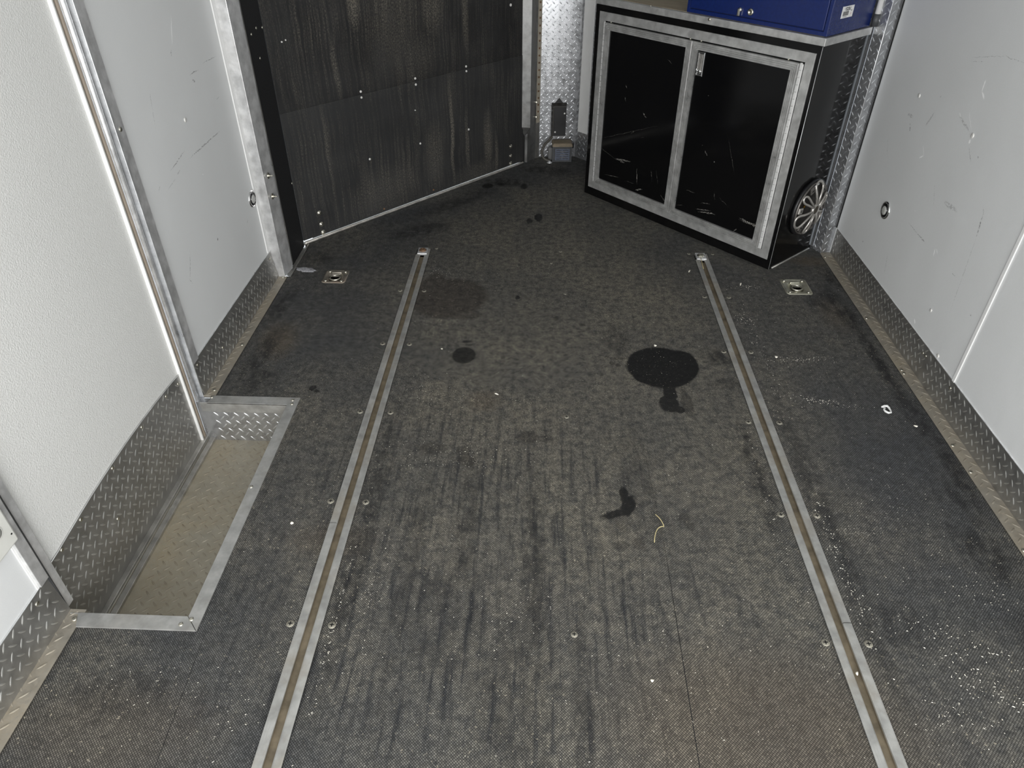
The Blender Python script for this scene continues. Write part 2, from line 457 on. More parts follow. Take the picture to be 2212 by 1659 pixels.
def mat_floor():
    t = NT('ribbed_rubber_mat')
    p = t.pos()
    n3 = t.noise(p, 38, 4, .7)
    wobc = t.vmath('SUBTRACT', t.noise(p, 60, 4, color=True), (.5, .5, .5))
    wn = t.n('ShaderNodeSeparateXYZ'); t.l(wobc, wn.inputs[0])

    def field(name, amp):
        a = t.n('ShaderNodeAttribute', attribute_name='mark_' + name)
        q = t.n('ShaderNodeSeparateXYZ'); t.l(a.outputs['Vector'], q.inputs[0])
        sd = t.math('ADD', q.outputs[0], t.math('MULTIPLY', wn.outputs[0], amp))
        x = t.math('DIVIDE', sd, q.outputs[2])
        return t.math('MULTIPLY', t.rng(x, -1, 1, 0, 1, smooth=True), q.outputs[1])
    # woven block pattern, turned 45 degrees
    q = t.map(p, rot=(0, 0, math.radians(45)))
    br = t.n('ShaderNodeTexBrick'); t.l(q, br.inputs['Vector'])
    br.inputs['Scale'].default_value = 1.0; br.inputs['Mortar Size'].default_value = .0008; br.inputs['Mortar Smooth'].default_value = .5
    br.offset = 0.0; br.inputs['Brick Width'].default_value = .0048; br.inputs['Row Height'].default_value = .0040; br.inputs['Bias'].default_value = 0.0
    br.inputs['Color1'].default_value = (1, 1, 1, 1); br.inputs['Color2'].default_value = (.42, .42, .42, 1); br.inputs['Mortar'].default_value = (.05, .05, .05, 1)
    # dust, drawn out along the trailer
    n1 = t.noise(p, 2.2, 6, .62)
    n2 = t.noise(t.map(p, sc=(1, .35, 1)), 5.5, 6, .68)
    n4 = t.noise(t.map(p, sc=(1, .07, 1)), 62, 3, .6)
    dust = t.math('MULTIPLY', t.rng(n1, .34, .62), t.rng(n2, .30, .66, .25, 1.0))
    cen = t.blob(p, .12, 2.0, .62, 1.5, 0, .6, .50)
    dust = t.math('ADD', t.math('MULTIPLY', dust, .7), cen, clamp=True)
    c = t.mix(dust, (.050, .052, .055), (.150, .137, .110))
    c = t.mix(t.rng(n3, .38, .64, 0, .75), c, (.034, .035, .036))
    zone = t.blob(p, -.15, 1.0, .55, .75, 0, .5, .75)
    c = t.mix(t.math('MULTIPLY', t.rng(n4, .50, .70), t.math('ADD', zone, .25)), c, (.022, .023, .025))
    c = t.mix(field('warm', .05), c, (.095, .074, .050))
    brk = t.rng(t.noise(t.map(p, sc=(1, .45, 1)), 30, 5, .7), .38, .54)
    c = t.mix(t.math('MULTIPLY', field('sc', .035), brk), c, (.008, .008, .009))
    c = t.mix(field('brn', .012), c, (.026, .020, .016))
    c = t.mix(field('mid', .014), c, (.022, .020, .018))
    wet = field('wet', .012)
    c = t.mix(wet, c, (.0050, .0050, .0050))
    wob2 = t.vmath('ADD', p, t.vmath('MULTIPLY', wobc, (.012, .012, 0)))
    cut = t.blobs(wob2, [('s', -.091, 1.798, .12, 1.808, .0022, .9), ('s', .10, 1.808, .325, 1.780, .0022, .8), ('s', -.50, 1.40, -.33, 1.56, .0014, .6), ('s', -.35, 2.36, -.18, 2.40, .003, .6), ('s', -.16, 2.72, -.10, 2.83, .0016, .7)])
    cut = t.blobs(p, [('s', .345, .35, .352, 1.28, .0011, 1.0, .3), ('s', .352, 1.2, .338, 1.62, .0009, .5), ('s', -.722, .55, -.742, .94, .0009, .9), ('s', -.742, 1.0, -.742, 1.85, .0009, .6), ('s', -.56, 1.14, -.56, 1.9, .0010, .5)], cut)
    c = t.mix(cut, c, (.006, .006, .006))
    c = t.mix(.9, c, br.outputs['Color'], 'MULTIPLY')
    c = t.mix(1.0, c, (2.32, 2.32, 2.30, 1), 'MULTIPLY')
    # pale crumbs trodden into the weave
    vo = t.n('ShaderNodeTexVoronoi'); vo.inputs['Scale'].default_value = 170; vo.inputs['Randomness'].default_value = 1
    t.l(t.vmath('ADD', p, t.vmath('MULTIPLY', wobc, (.02, .02, 0))), vo.inputs['Vector'])
    cell = t.n('ShaderNodeSeparateColor'); t.l(vo.outputs['Color'], cell.inputs[0])
    spk = t.math('MULTIPLY', t.rng(vo.outputs['Distance'], .30, .12), t.rng(cell.outputs[0], .84, .88))
    spk = t.math('MULTIPLY', spk, t.rng(n1, .38, .62, .10, .9))
    spk = t.math('MULTIPLY', spk, t.rng(wet, 0, 1, 1, .35))
    c = t.mix(spk, c, (.46, .41, .31))
    rgh = t.math('SUBTRACT', t.rng(n3, .3, .7, .62, .85), t.math('MULTIPLY', wet, .12))
    return t.out(c, rgh, 0.0, t.bump(t.math('MULTIPLY', br.outputs['Fac'], -1.0), .6, .0012), Specular_IOR_Level=.35)


M['floor'] = mat_floor()


# ---- black ramp door sheet: dust runs streaked downwards; local x along the door, z up
def mat_streak(name, amt, base=(.020, .020, .021), extra=()):
    t = NT(name)
    p = t.pos()
    warp = t.vmath('ADD', p, t.vmath('MULTIPLY', t.vmath('SUBTRACT', t.noise(p, 3.5, 3, color=True), (.5, .5, .5)), (.05, 0, .0)))
    s1 = t.noise(t.map(warp, sc=(95, 1, 2.6)), 1.0, 4, .65)
    s2 = t.noise(t.map(warp, sc=(280, 1, 120)), 1.0, 4, .75)
    pat = t.noise(t.map(p, sc=(5, 1, 3)), 1.0, 5, .6)
    m = t.math('MULTIPLY', t.rng(s1, .44, .72), t.rng(s2, .44, .66))
    m = t.math('MULTIPLY', m, t.rng(pat, .36, .62, .15, 1.0))
    m = t.math('MULTIPLY', m, amt)
    if extra:
        e = t.mx(*[t.blob(warp, a[0], 0, a[2], 1e3, 0, .5, 1.0) if False else t.math('MULTIPLY', t.rng(t.vmath('LENGTH', t.map(warp, (a[0], 0, a[1]), (0, 0, 0), (a[2], 9, a[3]), 'TEXTURE'), (0, 0, 0)), 1.3, .4), a[4]) for a in extra])
        m = t.math('ADD', m, t.math('MULTIPLY', e, t.rng(s2, .46, .62, .05, 1)), clamp=True)
    c = t.mix(m, base, (.26, .235, .19))
    haze = t.rng(t.noise(p, 4, 5), .4, .7, 0, .22)
    c = t.mix(haze, c, (.075, .075, .073))
    vo = t.n('ShaderNodeTexVoronoi'); vo.inputs['Scale'].default_value = 115; vo.inputs['Randomness'].default_value = 0.0
    t.l(t.map(p, rot=(0, math.radians(45), 0)), vo.inputs['Vector'])
    return t.out(c, .62, 0.0, t.bump(vo.outputs['Distance'], .22, .0012), Specular_IOR_Level=.3)


M['ramp_low'] = mat_streak('black_ramp_sheet_lower', .72, (.023, .0235, .024),
                           [(.93, .30, .012, .26, .9), (1.18, .20, .035, .14, .6), (1.24, .10, .012, .12, .6), (.80, .20, .06, .15, .35), (1.03, .22, .012, .16, .5), (.20, .40, .01, .22, .35), (.5, .12, .18, .10, .28), (1.1, .05, .15, .05, .25)])
M['ramp_up'] = mat_streak('black_ramp_sheet_upper', .72, (.013, .013, .0135),
                          [(.42, .95, .03, .10, .8), (.85, .88, .06, .12, .45), (1.05, .85, .02, .2, .6), (.62, .85, .14, .22, .3), (.3, .7, .015, .12, .5), (.75, .68, .1, .1, .25)])
M['ramp_side'] = simple('black_reveal', (.010, .010, .011), .6, 0, .2, 200, .15)


# ---- glossy black cabinet skin with scratches, u = local x, v = local z
def mat_black(name, marks=(), dust=0.0):
    t = NT(name)
    p = t.pos()
    c = (.0035, .0035, .0038)
    if marks:
        sx = t.n('ShaderNodeSeparateXYZ'); t.l(p, sx.inputs[0])
        q = t.n('ShaderNodeCombineXYZ'); t.l(sx.outputs[0], q.inputs[0]); t.l(sx.outputs[2], q.inputs[1])
        v = q.outputs[0]
        wob = t.vmath('ADD', v, t.vmath('MULTIPLY', t.vmath('SUBTRACT', t.noise(v, 60, 3, color=True), (.5, .5, .5)), (.012, .012, 0)))
        m = t.blobs(wob, [('s',) + tuple(a) for a in marks])
        m = t.math('MULTIPLY', m, t.rng(t.noise(t.map(v, sc=(1, 1.6, 1)), 210, 4, .75), .50, .60))
        c = t.mix(m, c, (.62, .60, .55))
    else:
        c = t.mix(t.rng(t.noise(p, 40, 4), .4, .7, 0, .5), c, (.006, .006, .006))
    if dust:
        c = t.mix(t.rng(t.noise(p, 5, 6, .65), .45, .8, 0, dust), c, (.06, .052, .04))
    return t.out(c, t.rng(t.noise(p, 12, 5), .3, .7, .07, .14), 0.0, None, Specular_IOR_Level=.30)


M['black_gloss'] = mat_black('gloss_black')
M['black_side'] = mat_black('gloss_black_side', dust=.10)
M['door_l'] = mat_black('gloss_black_left_door', [(0.226, 0.582, 0.233, 0.569, 0.0015, 0.6), (0.228, 0.527, 0.234, 0.51, 0.0018, 0.8), (0.344, 0.485, 0.364, 0.468, 0.0022, 1), (0.286, 0.375, 0.304, 0.393, 0.0015, 0.5), (0.348, 0.373, 0.363, 0.375, 0.0015, 0.4), (0.119, 0.316, 0.428, 0.445, 0.001, 0.25), (0.207, 0.236, 0.293, 0.246, 0.003, 1), (0.218, 0.235, 0.262, 0.231, 0.003, 0.6), (0.102, 0.262, 0.207, 0.232, 0.0012, 0.3), (0.344, 0.221, 0.354, 0.158, 0.0018, 0.8), (0.431, 0.238, 0.442, 0.197, 0.0012, 0.5), (0.353, 0.124, 0.389, 0.136, 0.003, 0.8), (0.285, 0.146, 0.328, 0.15, 0.0012, 0.5), (0.15, 0.141, 0.229, 0.151, 0.0015, 0.5), (0.46, 0.246, 0.478, 0.196, 0.001, 0.4), (0.507, 0.143, 0.531, 0.122, 0.002, 0.4), (0.447, 0.727, 0.471, 0.716, 0.001, 0.5)])
M['door_r'] = mat_black('gloss_black_right_door', [(0.688, 0.428, 0.689, 0.425, 0.0018, 1), (0.708, 0.406, 0.722, 0.391, 0.0018, 0.9), (0.76, 0.377, 0.764, 0.374, 0.0022, 1), (0.677, 0.629, 0.682, 0.627, 0.0018, 0.6), (0.816, 0.476, 0.867, 0.363, 0.001, 0.35), (0.733, 0.139, 0.808, 0.152, 0.003, 1), (0.713, 0.145, 0.784, 0.16, 0.0018, 0.7), (0.734, 0.179, 0.778, 0.189, 0.0015, 0.5), (0.6, 0.128, 0.633, 0.137, 0.0015, 0.5), (0.921, 0.109, 0.934, 0.125, 0.0022, 0.6), (0.948, 0.177, 1.034, 0.168, 0.0035, 1), (0.984, 0.17, 1.024, 0.176, 0.0035, 0.8), (0.941, 0.17, 0.984, 0.17, 0.002, 0.6), (0.789, 0.243, 0.799, 0.216, 0.0012, 0.4), (0.643, 0.213, 0.69, 0.212, 0.0012, 0.4), (0.823, 0.231, 0.872, 0.208, 0.001, 0.35)])
M['glasslens'] = simple('clear_lens', (.45, .45, .43), .12, 0, .25, 300, .6)
M['cone'] = simple('speaker_cone', (.016, .014, .011), .6, 0, .3, 60)
M['silver'] = simple('silver_plastic', (.50, .48, .45), .30, .7, .1, 30)
M['silver_dull'] = simple('grey_ring', (.16, .15, .14), .4, .6, .15, 30)
M['yellow'] = simple('yellow_bit', (.75, .42, .02), .5)
M['dusty_top'] = simple('dusty_lid', (.22, .18, .125), .7, 0, .2, 40)
M['grey_case'] = simple('battery_case', (.055, .058, .062), .5, 0, .2, 30)
M['vent_label'] = simple('battery_label', (.085, .10, .14), .5, 0, .3, 90)
M['cable'] = simple('grey_cable', (.07, .065, .055), .55)


def mat_blue():
    t = NT('blue_enamel')
    p = t.pos()
    c = t.mix(t.rng(t.noise(p, 90, 2), .3, .7), (.004, .014, .090), (.005, .017, .108))
    return t.out(c, .26, 0.0, t.bump(t.noise(p, 300, 2), .05, .0008), Specular_IOR_Level=.5)


M['blue'] = mat_blue()


def mat_wood():
    t = NT('worn_ply_top')
    p = t.pos()
    g = t.noise(t.map(p, sc=(3, 40, 1)), 2, 5, .65)
    c = t.mix(t.rng(g, .35, .7), (.26, .21, .14), (.42, .36, .26))
    return t.out(c, .6)


M['ply'] = mat_wood()

# ================================================================== SHELL
XL, XR = -1.10, 1.315         # inner faces of the side walls
YB = -0.9                     # rear end of the modelled trailer
ZC = 2.05


def screwhead(parent, loc, r, mat, axis='z', cross=True, name='screw', h=.0025, flip=1):
    b = MB()
    b.lathe([(r, 0), (r, flip * h * .5), (r * .82, flip * h), (r * .25, flip * h * 1.05), (0.0, flip * h * .9)], axis=axis, n=16)
    if cross:
        e, w = r * .55, r * .13
        z = flip * h * 1.08
        for k in (0, 1):
            a, c = (e, w) if k == 0 else (w, e)
            if axis == 'z': b.add([(-a, -c, z), (a, -c, z), (a, c, z), (-a, c, z)], [(0, 1, 2, 3)])
    o = b.build(name, [mat, M['gap']], parent, loc=loc)
    if cross and axis == 'z':
        o.data.polygons[-1].material_index = 1
        o.data.polygons[-2].material_index = 1
    return o


# ---- floor: mat cells between cuts, holes for the tracks, tie-down pans and the step well
TRL, TRR = (-.5365, -.4765), (.6985, .7585)
YT = 2.912                                   # front end of the tracks
PANL, PANR = (-.893, -.793, 2.578, 2.690), (1.020, 1.128, 2.564, 2.690)
YS = 2.928
xs = sorted([-1.047, -.780, -1.033, .8, PANL[0] + .006, PANL[1] - .006, TRL[0], TRL[1], TRR[0], TRR[1], PANR[0] + .006, PANR[1] - .006, 1.267])
ys = sorted([YB, .955, 1.79, 2.625, PANL[2] + .006, PANL[3] - .006, PANR[2] + .006, PANR[3] - .006, YT, YS - .001])
holes = [(-2, -.780, .955, 1.79), (TRL[0], TRL[1], YB, YT), (TRR[0], TRR[1], YB, YT), (PANL[0] + .006, PANL[1] - .006, PANL[2] + .006, PANL[3] - .006), (PANR[0] + .006, PANR[1] - .006, PANR[2] + .006, PANR[3] - .006), (-2, -1.033, 2.625, 4)]


def floor_mesh():
    """one mat surface with openings, fine enough to carry the marks as distance fields"""
    g = .0065

    def lines(cuts, lo, hi):
        out = [c for c in cuts if c < lo]
        fine = sorted(set([lo, hi] + [c for c in cuts if lo <= c <= hi]))
        for a, c in zip(fine[:-1], fine[1:]):
            k = max(1, int(round((c - a) / g)))
            out += [a + (c - a) * i / k for i in range(k)]
        return np.array(out + [hi])
    X = lines(xs + [-1.075, 1.30], -1.075, 1.30)
    Y = lines(ys + [4.19], .50, 4.19)
    cx, cy = np.meshgrid((X[1:] + X[:-1]) / 2, (Y[1:] + Y[:-1]) / 2, indexing='ij')
    keep = (cx > -1.047) & (cx < 1.267) | (cy > YS)
    for h in holes: keep &= ~((cx > h[0]) & (cx < h[1]) & (cy > h[2]) & (cy < h[3] if h[3] < 3.9 else cy < YS))
    keep &= ~((cy > YS - .001) & (cy < YS + .0))
    pol = [(-1.052, YS), (1.275, YS), (1.272, 3.0), (.222, 4.150), (.0, 4.132), (-.08, 4.045), (-1.055, 2.955)]
    ins = np.ones_like(cx, bool)
    for k in range(len(pol)):
        (ax, ay), (bx, by) = pol[k], pol[(k + 1) % len(pol)]
        ins &= (bx - ax) * (cy - ay) - (by - ay) * (cx - ax) > 0
    keep &= (cy < YS) | ins
    ny = len(Y)
    I, J = np.nonzero(keep)
    quads = np.stack([I * ny + J, (I + 1) * ny + J, (I + 1) * ny + J + 1, I * ny + J + 1], 1)
    used, inv = np.unique(quads, return_inverse=True)
    quads = inv.reshape(quads.shape)
    vx, vy = X[used // ny], Y[used % ny]
    nv = len(vx)
    co = np.stack([vx, vy, np.zeros(nv)], 1)
    # edge skirts round every opening
    e = np.concatenate([quads[:, [0, 1]], quads[:, [1, 2]], quads[:, [2, 3]], quads[:, [3, 0]]])
    key = np.sort(e, 1)
    _, idx, cnt = np.unique(key[:, 0].astype(np.int64) * nv + key[:, 1], return_index=True, return_counts=True)
    be = e[idx[cnt == 1]]
    low = co.copy(); low[:, 2] = -.03
    sk = np.stack([be[:, 1], be[:, 0], be[:, 0] + nv, be[:, 1] + nv], 1)
    use = np.unique(be)
    remap = -np.ones(nv, int); remap[use] = np.arange(len(use)) + nv
    sk[:, 2] = remap[be[:, 0]]; sk[:, 3] = remap[be[:, 1]]
    allco = np.concatenate([co, low[use]])
    faces = np.concatenate([quads, sk]).astype(np.int32)
    me = bpy.data.meshes.new('floor')
    me.vertices.add(len(allco)); me.vertices.foreach_set('co', allco.astype(np.float32).ravel())
    me.loops.add(faces.size); me.loops.foreach_set('vertex_index', faces.ravel())
    me.polygons.add(len(faces)); me.polygons.foreach_set('loop_start', np.arange(0, faces.size, 4, dtype=np.int32))
    me.update(calc_edges=True)
    for nm, L in MARKS.items():
        sd = np.full(len(allco), -.5); kk = np.zeros(len(allco)); so = np.full(len(allco), .01)
        for (x, y, rx, ry, rot, soft, k) in L:
            a = math.radians(rot)
            dx, dy = allco[:, 0] - x, allco[:, 1] - y
            u, v = (dx * math.cos(a) + dy * math.sin(a)) / rx, (-dx * math.sin(a) + dy * math.cos(a)) / ry
            m = min(rx, ry)
            f = (1 - np.sqrt(u * u + v * v)) * m
            w = f > sd
            sd[w] = f[w]; kk[w] = k; so[w] = max(.0012, soft * m)
        at = me.attributes.new('mark_' + nm, 'FLOAT_VECTOR', 'POINT')
        at.data.foreach_set('vector', np.stack([sd, kk, so], 1).astype(np.float32).ravel())
    me.materials.append(M['floor'])
    o = bpy.data.objects.new('floor', me)
    COL.objects.link(o)
    return o


floor = floor_mesh()
tag(floor, 'black woven-pattern rubber mat flooring, dusty and oil stained', 'floor', kind='structure')
for x, y, r in [(.109, .965, .0085), (.109, 1.749, .008), (.107, 2.908, .008), (-.451, 2.915, .007), (.679, 2.911, .008), (.785, 2.912, .008), (.065, 2.793, .006), (.12, 2.53, .006)]:
    screwhead(floor, (x, y, -.0012), r, M['dull_screw'])
for xx in (-.553, -.455, .682, .779):
    for y in (.967, 1.357, 1.748, 2.14, 2.53):
        screwhead(floor, (xx, y, -.0012), .0098, M['dull_screw'])
# sub-floor that shows only in gaps
sb = MB(); sb.box(-1.06, 1.82, -.045, 1.33, 4.2, -.031); sb.box(-.74, YB, -.045, 1.33, 1.82, -.031); sb.box(-1.1, YB, -.045, -.74, .93, -.031)
tag(sb.build('floor_base', M['gap']), 'dark sub-floor boards beneath the rubber mat', 'floor', kind='structure')

# ---- side walls, ceiling, nose walls
wl = thing('wall_left', 'white painted left side wall with scuffed sheet panels', 'wall', kind='structure')
b = MB(); b.box(XL - .03, 1.812, -.02, XL, 2.66, ZC); b.build('wall_panel', M['wall_left'], wl)
b = MB(); b.box(XL - .03, YB, -.02, XL, .957, ZC); b.build('wall_panel', M['wall_left'], wl)
b = MB(); b.box(XL - .0005, .951, .115, XL + .0022, .9572, ZC); b.build('edge_bead', M['white_trim'], wl, .0008)
b = MB(); b.box(XL - .03, 1.0, 1.95, XL - .005, 1.812, ZC); b.build('header', M['wall_left'], wl)
for y, z, r in [(2.214, .770, .0075)]:
    screwhead(wl, (XL, y, z), r, M['white_paint'], 'x', False)
wr = thing('wall_right', 'white painted right side wall with scratches and dents', 'wall', kind='structure')
b = MB(); b.box(XR, 1.832, -.02, XR + .03, 2.965, ZC); b.build('wall_panel', M['wall_right'], wr)
b = MB(); b.box(XR, YB, -.02, XR + .03, 1.832, ZC); b.build('wall_panel', M['wall_right'], wr)
b = MB(); b.box(XR - .004, 1.825, .115, XR, 1.840, ZC); b.build('joint_strip', M['white_trim'], wr, .0018)
for y, z, r in [(2.627, .761, .0075), (2.231, .751, .008), (2.085, .222, .006), (1.955, .128, .007)]:
    screwhead(wr, (XR, y, z), r, M['white_paint'], 'x', False, flip=-1)
b = MB(); b.box(XL - .1, YB, ZC, XR + .1, 4.3, ZC + .03)
tag(b.build('ceiling', M['ceil']), 'plain white trailer ceiling above the frame', 'ceiling', kind='structure')

# ---- baseboards (kick plates) of diamond plate
def kick(parent, X, y0, y1, ztop, side, xf, ph, th=.0015, lean=0.0):
    """side = +1: plate faces +x (left wall); -1: faces -x"""
    b = MB(); xa = X + side * th
    b.box(min(X, xa), y0, 0.0, max(X, xa), y1, ztop)
    if side < 0: lugs(b, (xa, y1, 0), (0, -1, 0), (0, 0, 1), 0, 0, y1 - y0, ztop, ph=ph)
    else: lugs(b, (xa, y0, 0), (0, 1, 0), (0, 0, 1), 0, 0, y1 - y0, ztop, ph=ph)
    b.v = [(x + lean * (1 - z / ztop), y, z) for x, y, z in b.v]
    b.build('kick_plate', M['plate'], parent)
    b = MB()
    b.box(min(X, xf), y0, -.01, max(X, xf), y1, .0008)
    if side < 0: lugs(b, (xf, y0, .0008), (1, 0, 0), (0, 1, 0), 0, 0, abs(xf - X), y1 - y0, ph=(.52, ph[1]))
    else: lugs(b, (X, y0, .0008), (1, 0, 0), (0, 1, 0), 0, 0, abs(xf - X), y1 - y0, ph=(.82, ph[1]))
    b.build('floor_flange', M['plate_flange'], parent)
    b = MB(); b.box(min(X, xa) - .0002, y0, ztop, max(X, xa) + .0006, y1, ztop + .0016); b.build('top_edge', M['alu_bright'], parent)


br_ = thing('baseboard_right', 'diamond plate kick plate along the right wall', 'baseboard', kind='structure')
kick(br_, XR, 2.005, 2.948, .117, -1, 1.267, (.35, .1))
kick(br_, XR, YB, 2.004, .117, -1, 1.267, (.2, .45), .0028)
for y, z in [(1.262, .113), (1.83, .092), (2.03, .088), (2.01, .09)]: screwhead(br_, (XR - .003, y, z), .0055, M['steel'], 'x', False, flip=-1)
for y in (1.256, 1.545, 1.66, 2.03, 2.05, 2.39, 2.90): screwhead(br_, (1.277, y, .001), .0058, M['steel'], 'z', False)
bl = thing('baseboard_left', 'diamond plate kick plate along the left wall in front of the side door', 'baseboard', kind='structure')
kick(bl, XL + .001, 1.812, 2.626, .117, 1, -1.047, (.1, .3), lean=.015)
kick(bl, XL + .001, YB, .985, .117, 1, -1.047, (.4, .1), lean=.012)
for y, z in [(1.845, .10), (2.60, .095), (2.02, .05)]: screwhead(bl, (XL + .003 + .015 * (1 - z / .117), y, z), .0055, M['steel'], 'x', False)
for y in (2.11, 1.84, 2.615, .958): screwhead(bl, (-1.062, y, .001), .0062, M['steel'], 'z', False)
screwhead(bl, (XL + .004, .93, .097), .006, M['steel'], 'x', False)

# ---- left post between side wall and ramp door
p1 = thing('trim_1', 'tall bright aluminium corner post on the left beside the black ramp door', 'corner post', kind='structure')
b = MB(); b.prism([(-1.10, 2.628), (-1.057, 2.626), (-1.045, 2.703), (-1.10, 2.703)], 0.0, ZC); b.build('post', M['alu_v'], p1, .0012)
b = MB(); b.prism([(-1.10, 2.7035), (-1.0475, 2.7035), (-1.0465, 2.712), (-1.10, 2.712)], 0.004, ZC); b.build('bright_bead', M['alu_bright'], p1, .001)
b = MB(); b.prism([(-1.10, 2.7125), (-1.054, 2.7125), (-1.058, 2.750), (-1.10, 2.750)], 0.0, ZC); b.build('inner_strip', M['alu_dirty'], p1)
b = MB(); b.box(XL - .001, 2.600, .119, XL + .004, 2.628, ZC); b.build('edge_flange', M['white_trim'], p1, .001)
for z in (.426, .342):
    g = MB(); g.lathe([(.012, 0), (.012, .0015), (.0062, .0018), (.0062, .007), (.0030, .007), (.0030, .019), (0, .0195)], axis='x', n=12, smooth=False)
    g.build('threaded_bolt', M['steel'], p1, loc=(-1.050, 2.655, z))
for z in (.05, .30, .62, .93): screwhead(p1, (-1.056, 2.732, z), .0042, M['steel'], 'x', False, 'rivet')

# ---- ramp door on the left of the V-nose
DA = Vector((-1.059, 2.93, 0)); DANG = math.atan2(1.088, .972)
d1 = thing('door_1', 'black textured ramp door with dusty vertical streaks, across the left of the nose', 'ramp door', DA, DANG, kind='structure')
b = MB(); b.box(.003, .0, .016, 1.452, .03, .5772); b.build('lower_sheet', M['ramp_low'], d1, .001)
b = MB(); b.box(.003, .0015, .5772, 1.452, .03, ZC); b.build('upper_sheet', M['ramp_up'], d1, .001)
b = MB(); b.tube([(.0, -.006, .006), (.008, -.008, .008), (.45, -.008, .009), (.95, -.008, .0085), (1.40, -.008, .008), (1.448, -.006, .006)], .0065, 10)
b.box(0.0, -.004, -.004, 1.45, .02, .003); b.build('bottom_bead', aluminium('bead_worn', (.75, .73, .68), .4, (20, 3, 3), .35, (.30, .20, .12)), d1)
for u, z, r in [(.411, .289, .0052), (.716, .289, .0052), (1.04, .284, .0052), (1.037, .589, .0055), (1.038, .567, .005), (.715, .590, .0055), (.716, .563, .0055), (.406, .590, .0055), (.406, .565, .005), (.067, .839, .0035), (.085, .843, .003), (1.351, .822, .007), (.70, .45, .003)]:
    screwhead(d1, (u, 0, z), r, M['white_paint'], 'y', False, 'bolt', .004, -1)
for u, z in [(.104, .119), (.105, .064), (.107, .024), (1.353, .120), (1.353, .067), (1.353, .025)]:
    g = MB(); g.lathe([(.0115, 0), (.0115, -.0016), (.0105, -.0022), (.0055, -.0022), (.0048, -.0042), (0, -.0046)], axis='y', n=18)
    g.build('washer_bolt', M['steel'], d1, loc=(u, 0, z))
for u, z in [(.46, .03), (.78, .035)]: screwhead(d1, (u, 0, z), .005, M['rust'], 'y', False, 'bolt', .003, -1)
# black reveal between post and ramp door
b = MB(); b.prism([(-1.10, 2.751), (-1.0595, 2.751), (-1.060, 2.932), (-1.10, 2.945)], -.01, ZC)
t2 = b.build('trim_2', M['ramp_side']); tag(t2, 'black reveal panel between the left post and ramp door', 'door reveal', kind='structure')
for y, z in [(2.80, .90), (2.86, .91), (2.84, .81), (2.925, .90), (2.925, .29)]: screwhead(t2, (-1.0598, y, z), .0055, M['steel'], 'x', False, 'bolt')
b = MB(); b.prism([(-1.036, 2.625), (-1.0315, 2.625), (-1.036, 2.93), (-1.041, 2.93)], -.02, .003); b.prism([(-1.10, 2.72), (-1.037, 2.60 + .03), (-1.041, 2.93), (-1.06, 2.935)], -.03, -.014)
tag(b.build('trim_3', M['alu_dirty']), 'grimy brown threshold strip at the foot of the left post', 'threshold', kind='structure')
g = MB()
vs, n = [], 26
for lev, sc in ((0.0, 1.0), (.0016, .93), (.0026, .6)):
    for k in range(n):
        a = 2 * PI * k / n
        q = 1 + .10 * math.sin(7 * a) + .08 * math.sin(11 * a + 1)
        vs.append((.045 * sc * q * math.cos(a), .020 * sc * q * math.sin(a), lev))
g.add(vs, [(i * n + k, i * n + (k + 1) % n, (i + 1) * n + (k + 1) % n, (i + 1) * n + k) for i in range(2) for k in range(n)] + [tuple(range(2 * n, 3 * n))], True)
o = g.build('worn_fibre_patch', simple('frayed_grey', (.34, .34, .36), .7, 0, .5, 220, .5), loc=(-.985, 2.690, 0)); o.rotation_euler = (0, 0, math.radians(-12))  # raised piece stands in for exposed worn fibre of the mat
tag(o, 'patch of frayed grey fibre worn bare in the mat at the foot of the left post', 'worn patch')

# ---- right jamb of the ramp door
t4 = thing('trim_4', 'aluminium door jamb between the black ramp door and the diamond plate nose', 'door jamb', kind='structure')
b = MB(); b.prism([(-.090, 4.033), (-.068, 4.027), (-.019, 4.105), (-.05, 4.13), (-.09, 4.06)], 0, ZC); b.build('jamb', M['alu_j_shade'], t4, .001)
b = MB()
zc = .205
low = [(-.0865, 4.030), (-.056, 4.042), (-.046, 4.062), (-.075, 4.05)]
up = [(-.104, 4.006), (-.052, 4.000), (-.030, 4.085), (-.075, 4.06)]
vs = [(x, y, zc - .055) for x, y in low] + [(x, y, zc) for x, y in up] + [(x, y, ZC) for x, y in up]
b.add(vs, [(0, 1, 2, 3), (0, 4, 5, 1), (1, 5, 6, 2), (2, 6, 7, 3), (3, 7, 4, 0), (4, 8, 9, 5), (5, 9, 10, 6), (6, 10, 11, 7), (7, 11, 8, 4), (8, 11, 10, 9)])
b.build('raised_channel', M['alu_j_shade'], t4, .0012)
b = MB(); b.prism([(-.021, 4.100), (-.001, 4.117), (-.004, 4.124), (-.05, 4.135)], -.01, .20); b.build('foot_strip', M['plate'], t4)
b = MB(); b.prism([(-.105, 4.035), (-.082, 4.030), (-.055, 4.075), (-.075, 4.10), (-.12, 4.06)], -.02, ZC); b.build('light_leak_block', M['gap'], t4)  # added behind the gap to stop outside light leaking through
b = MB(); b.prism([(-.021, 4.100), (-.001, 4.117), (-.004, 4.124), (-.025, 4.108)], .20, ZC); hs = b.build('hole_strip', M['tan_strip'], t4)
hb = MB()
for k in range(40):
    z = .262 + k * .0365
    if z > 1.2: break
    hb.T = Matrix.Translation((-.0115, 4.107, z)) @ Matrix.Rotation(math.radians(40), 4, 'Z')
    hb.lathe([(.0052, -.0012), (.0052, -.0022), (.0036, -.0024), (0, -.0016)], axis='y', n=10)
ob = hb.build('strip_hole', M['rust'], t4); ob['kind'] = 'stuff'
for z in (.235, .315): screwhead(t4, (-.021, 4.098, z), .0075, M['steel'], 'y', False, 'bolt', .006, -1)

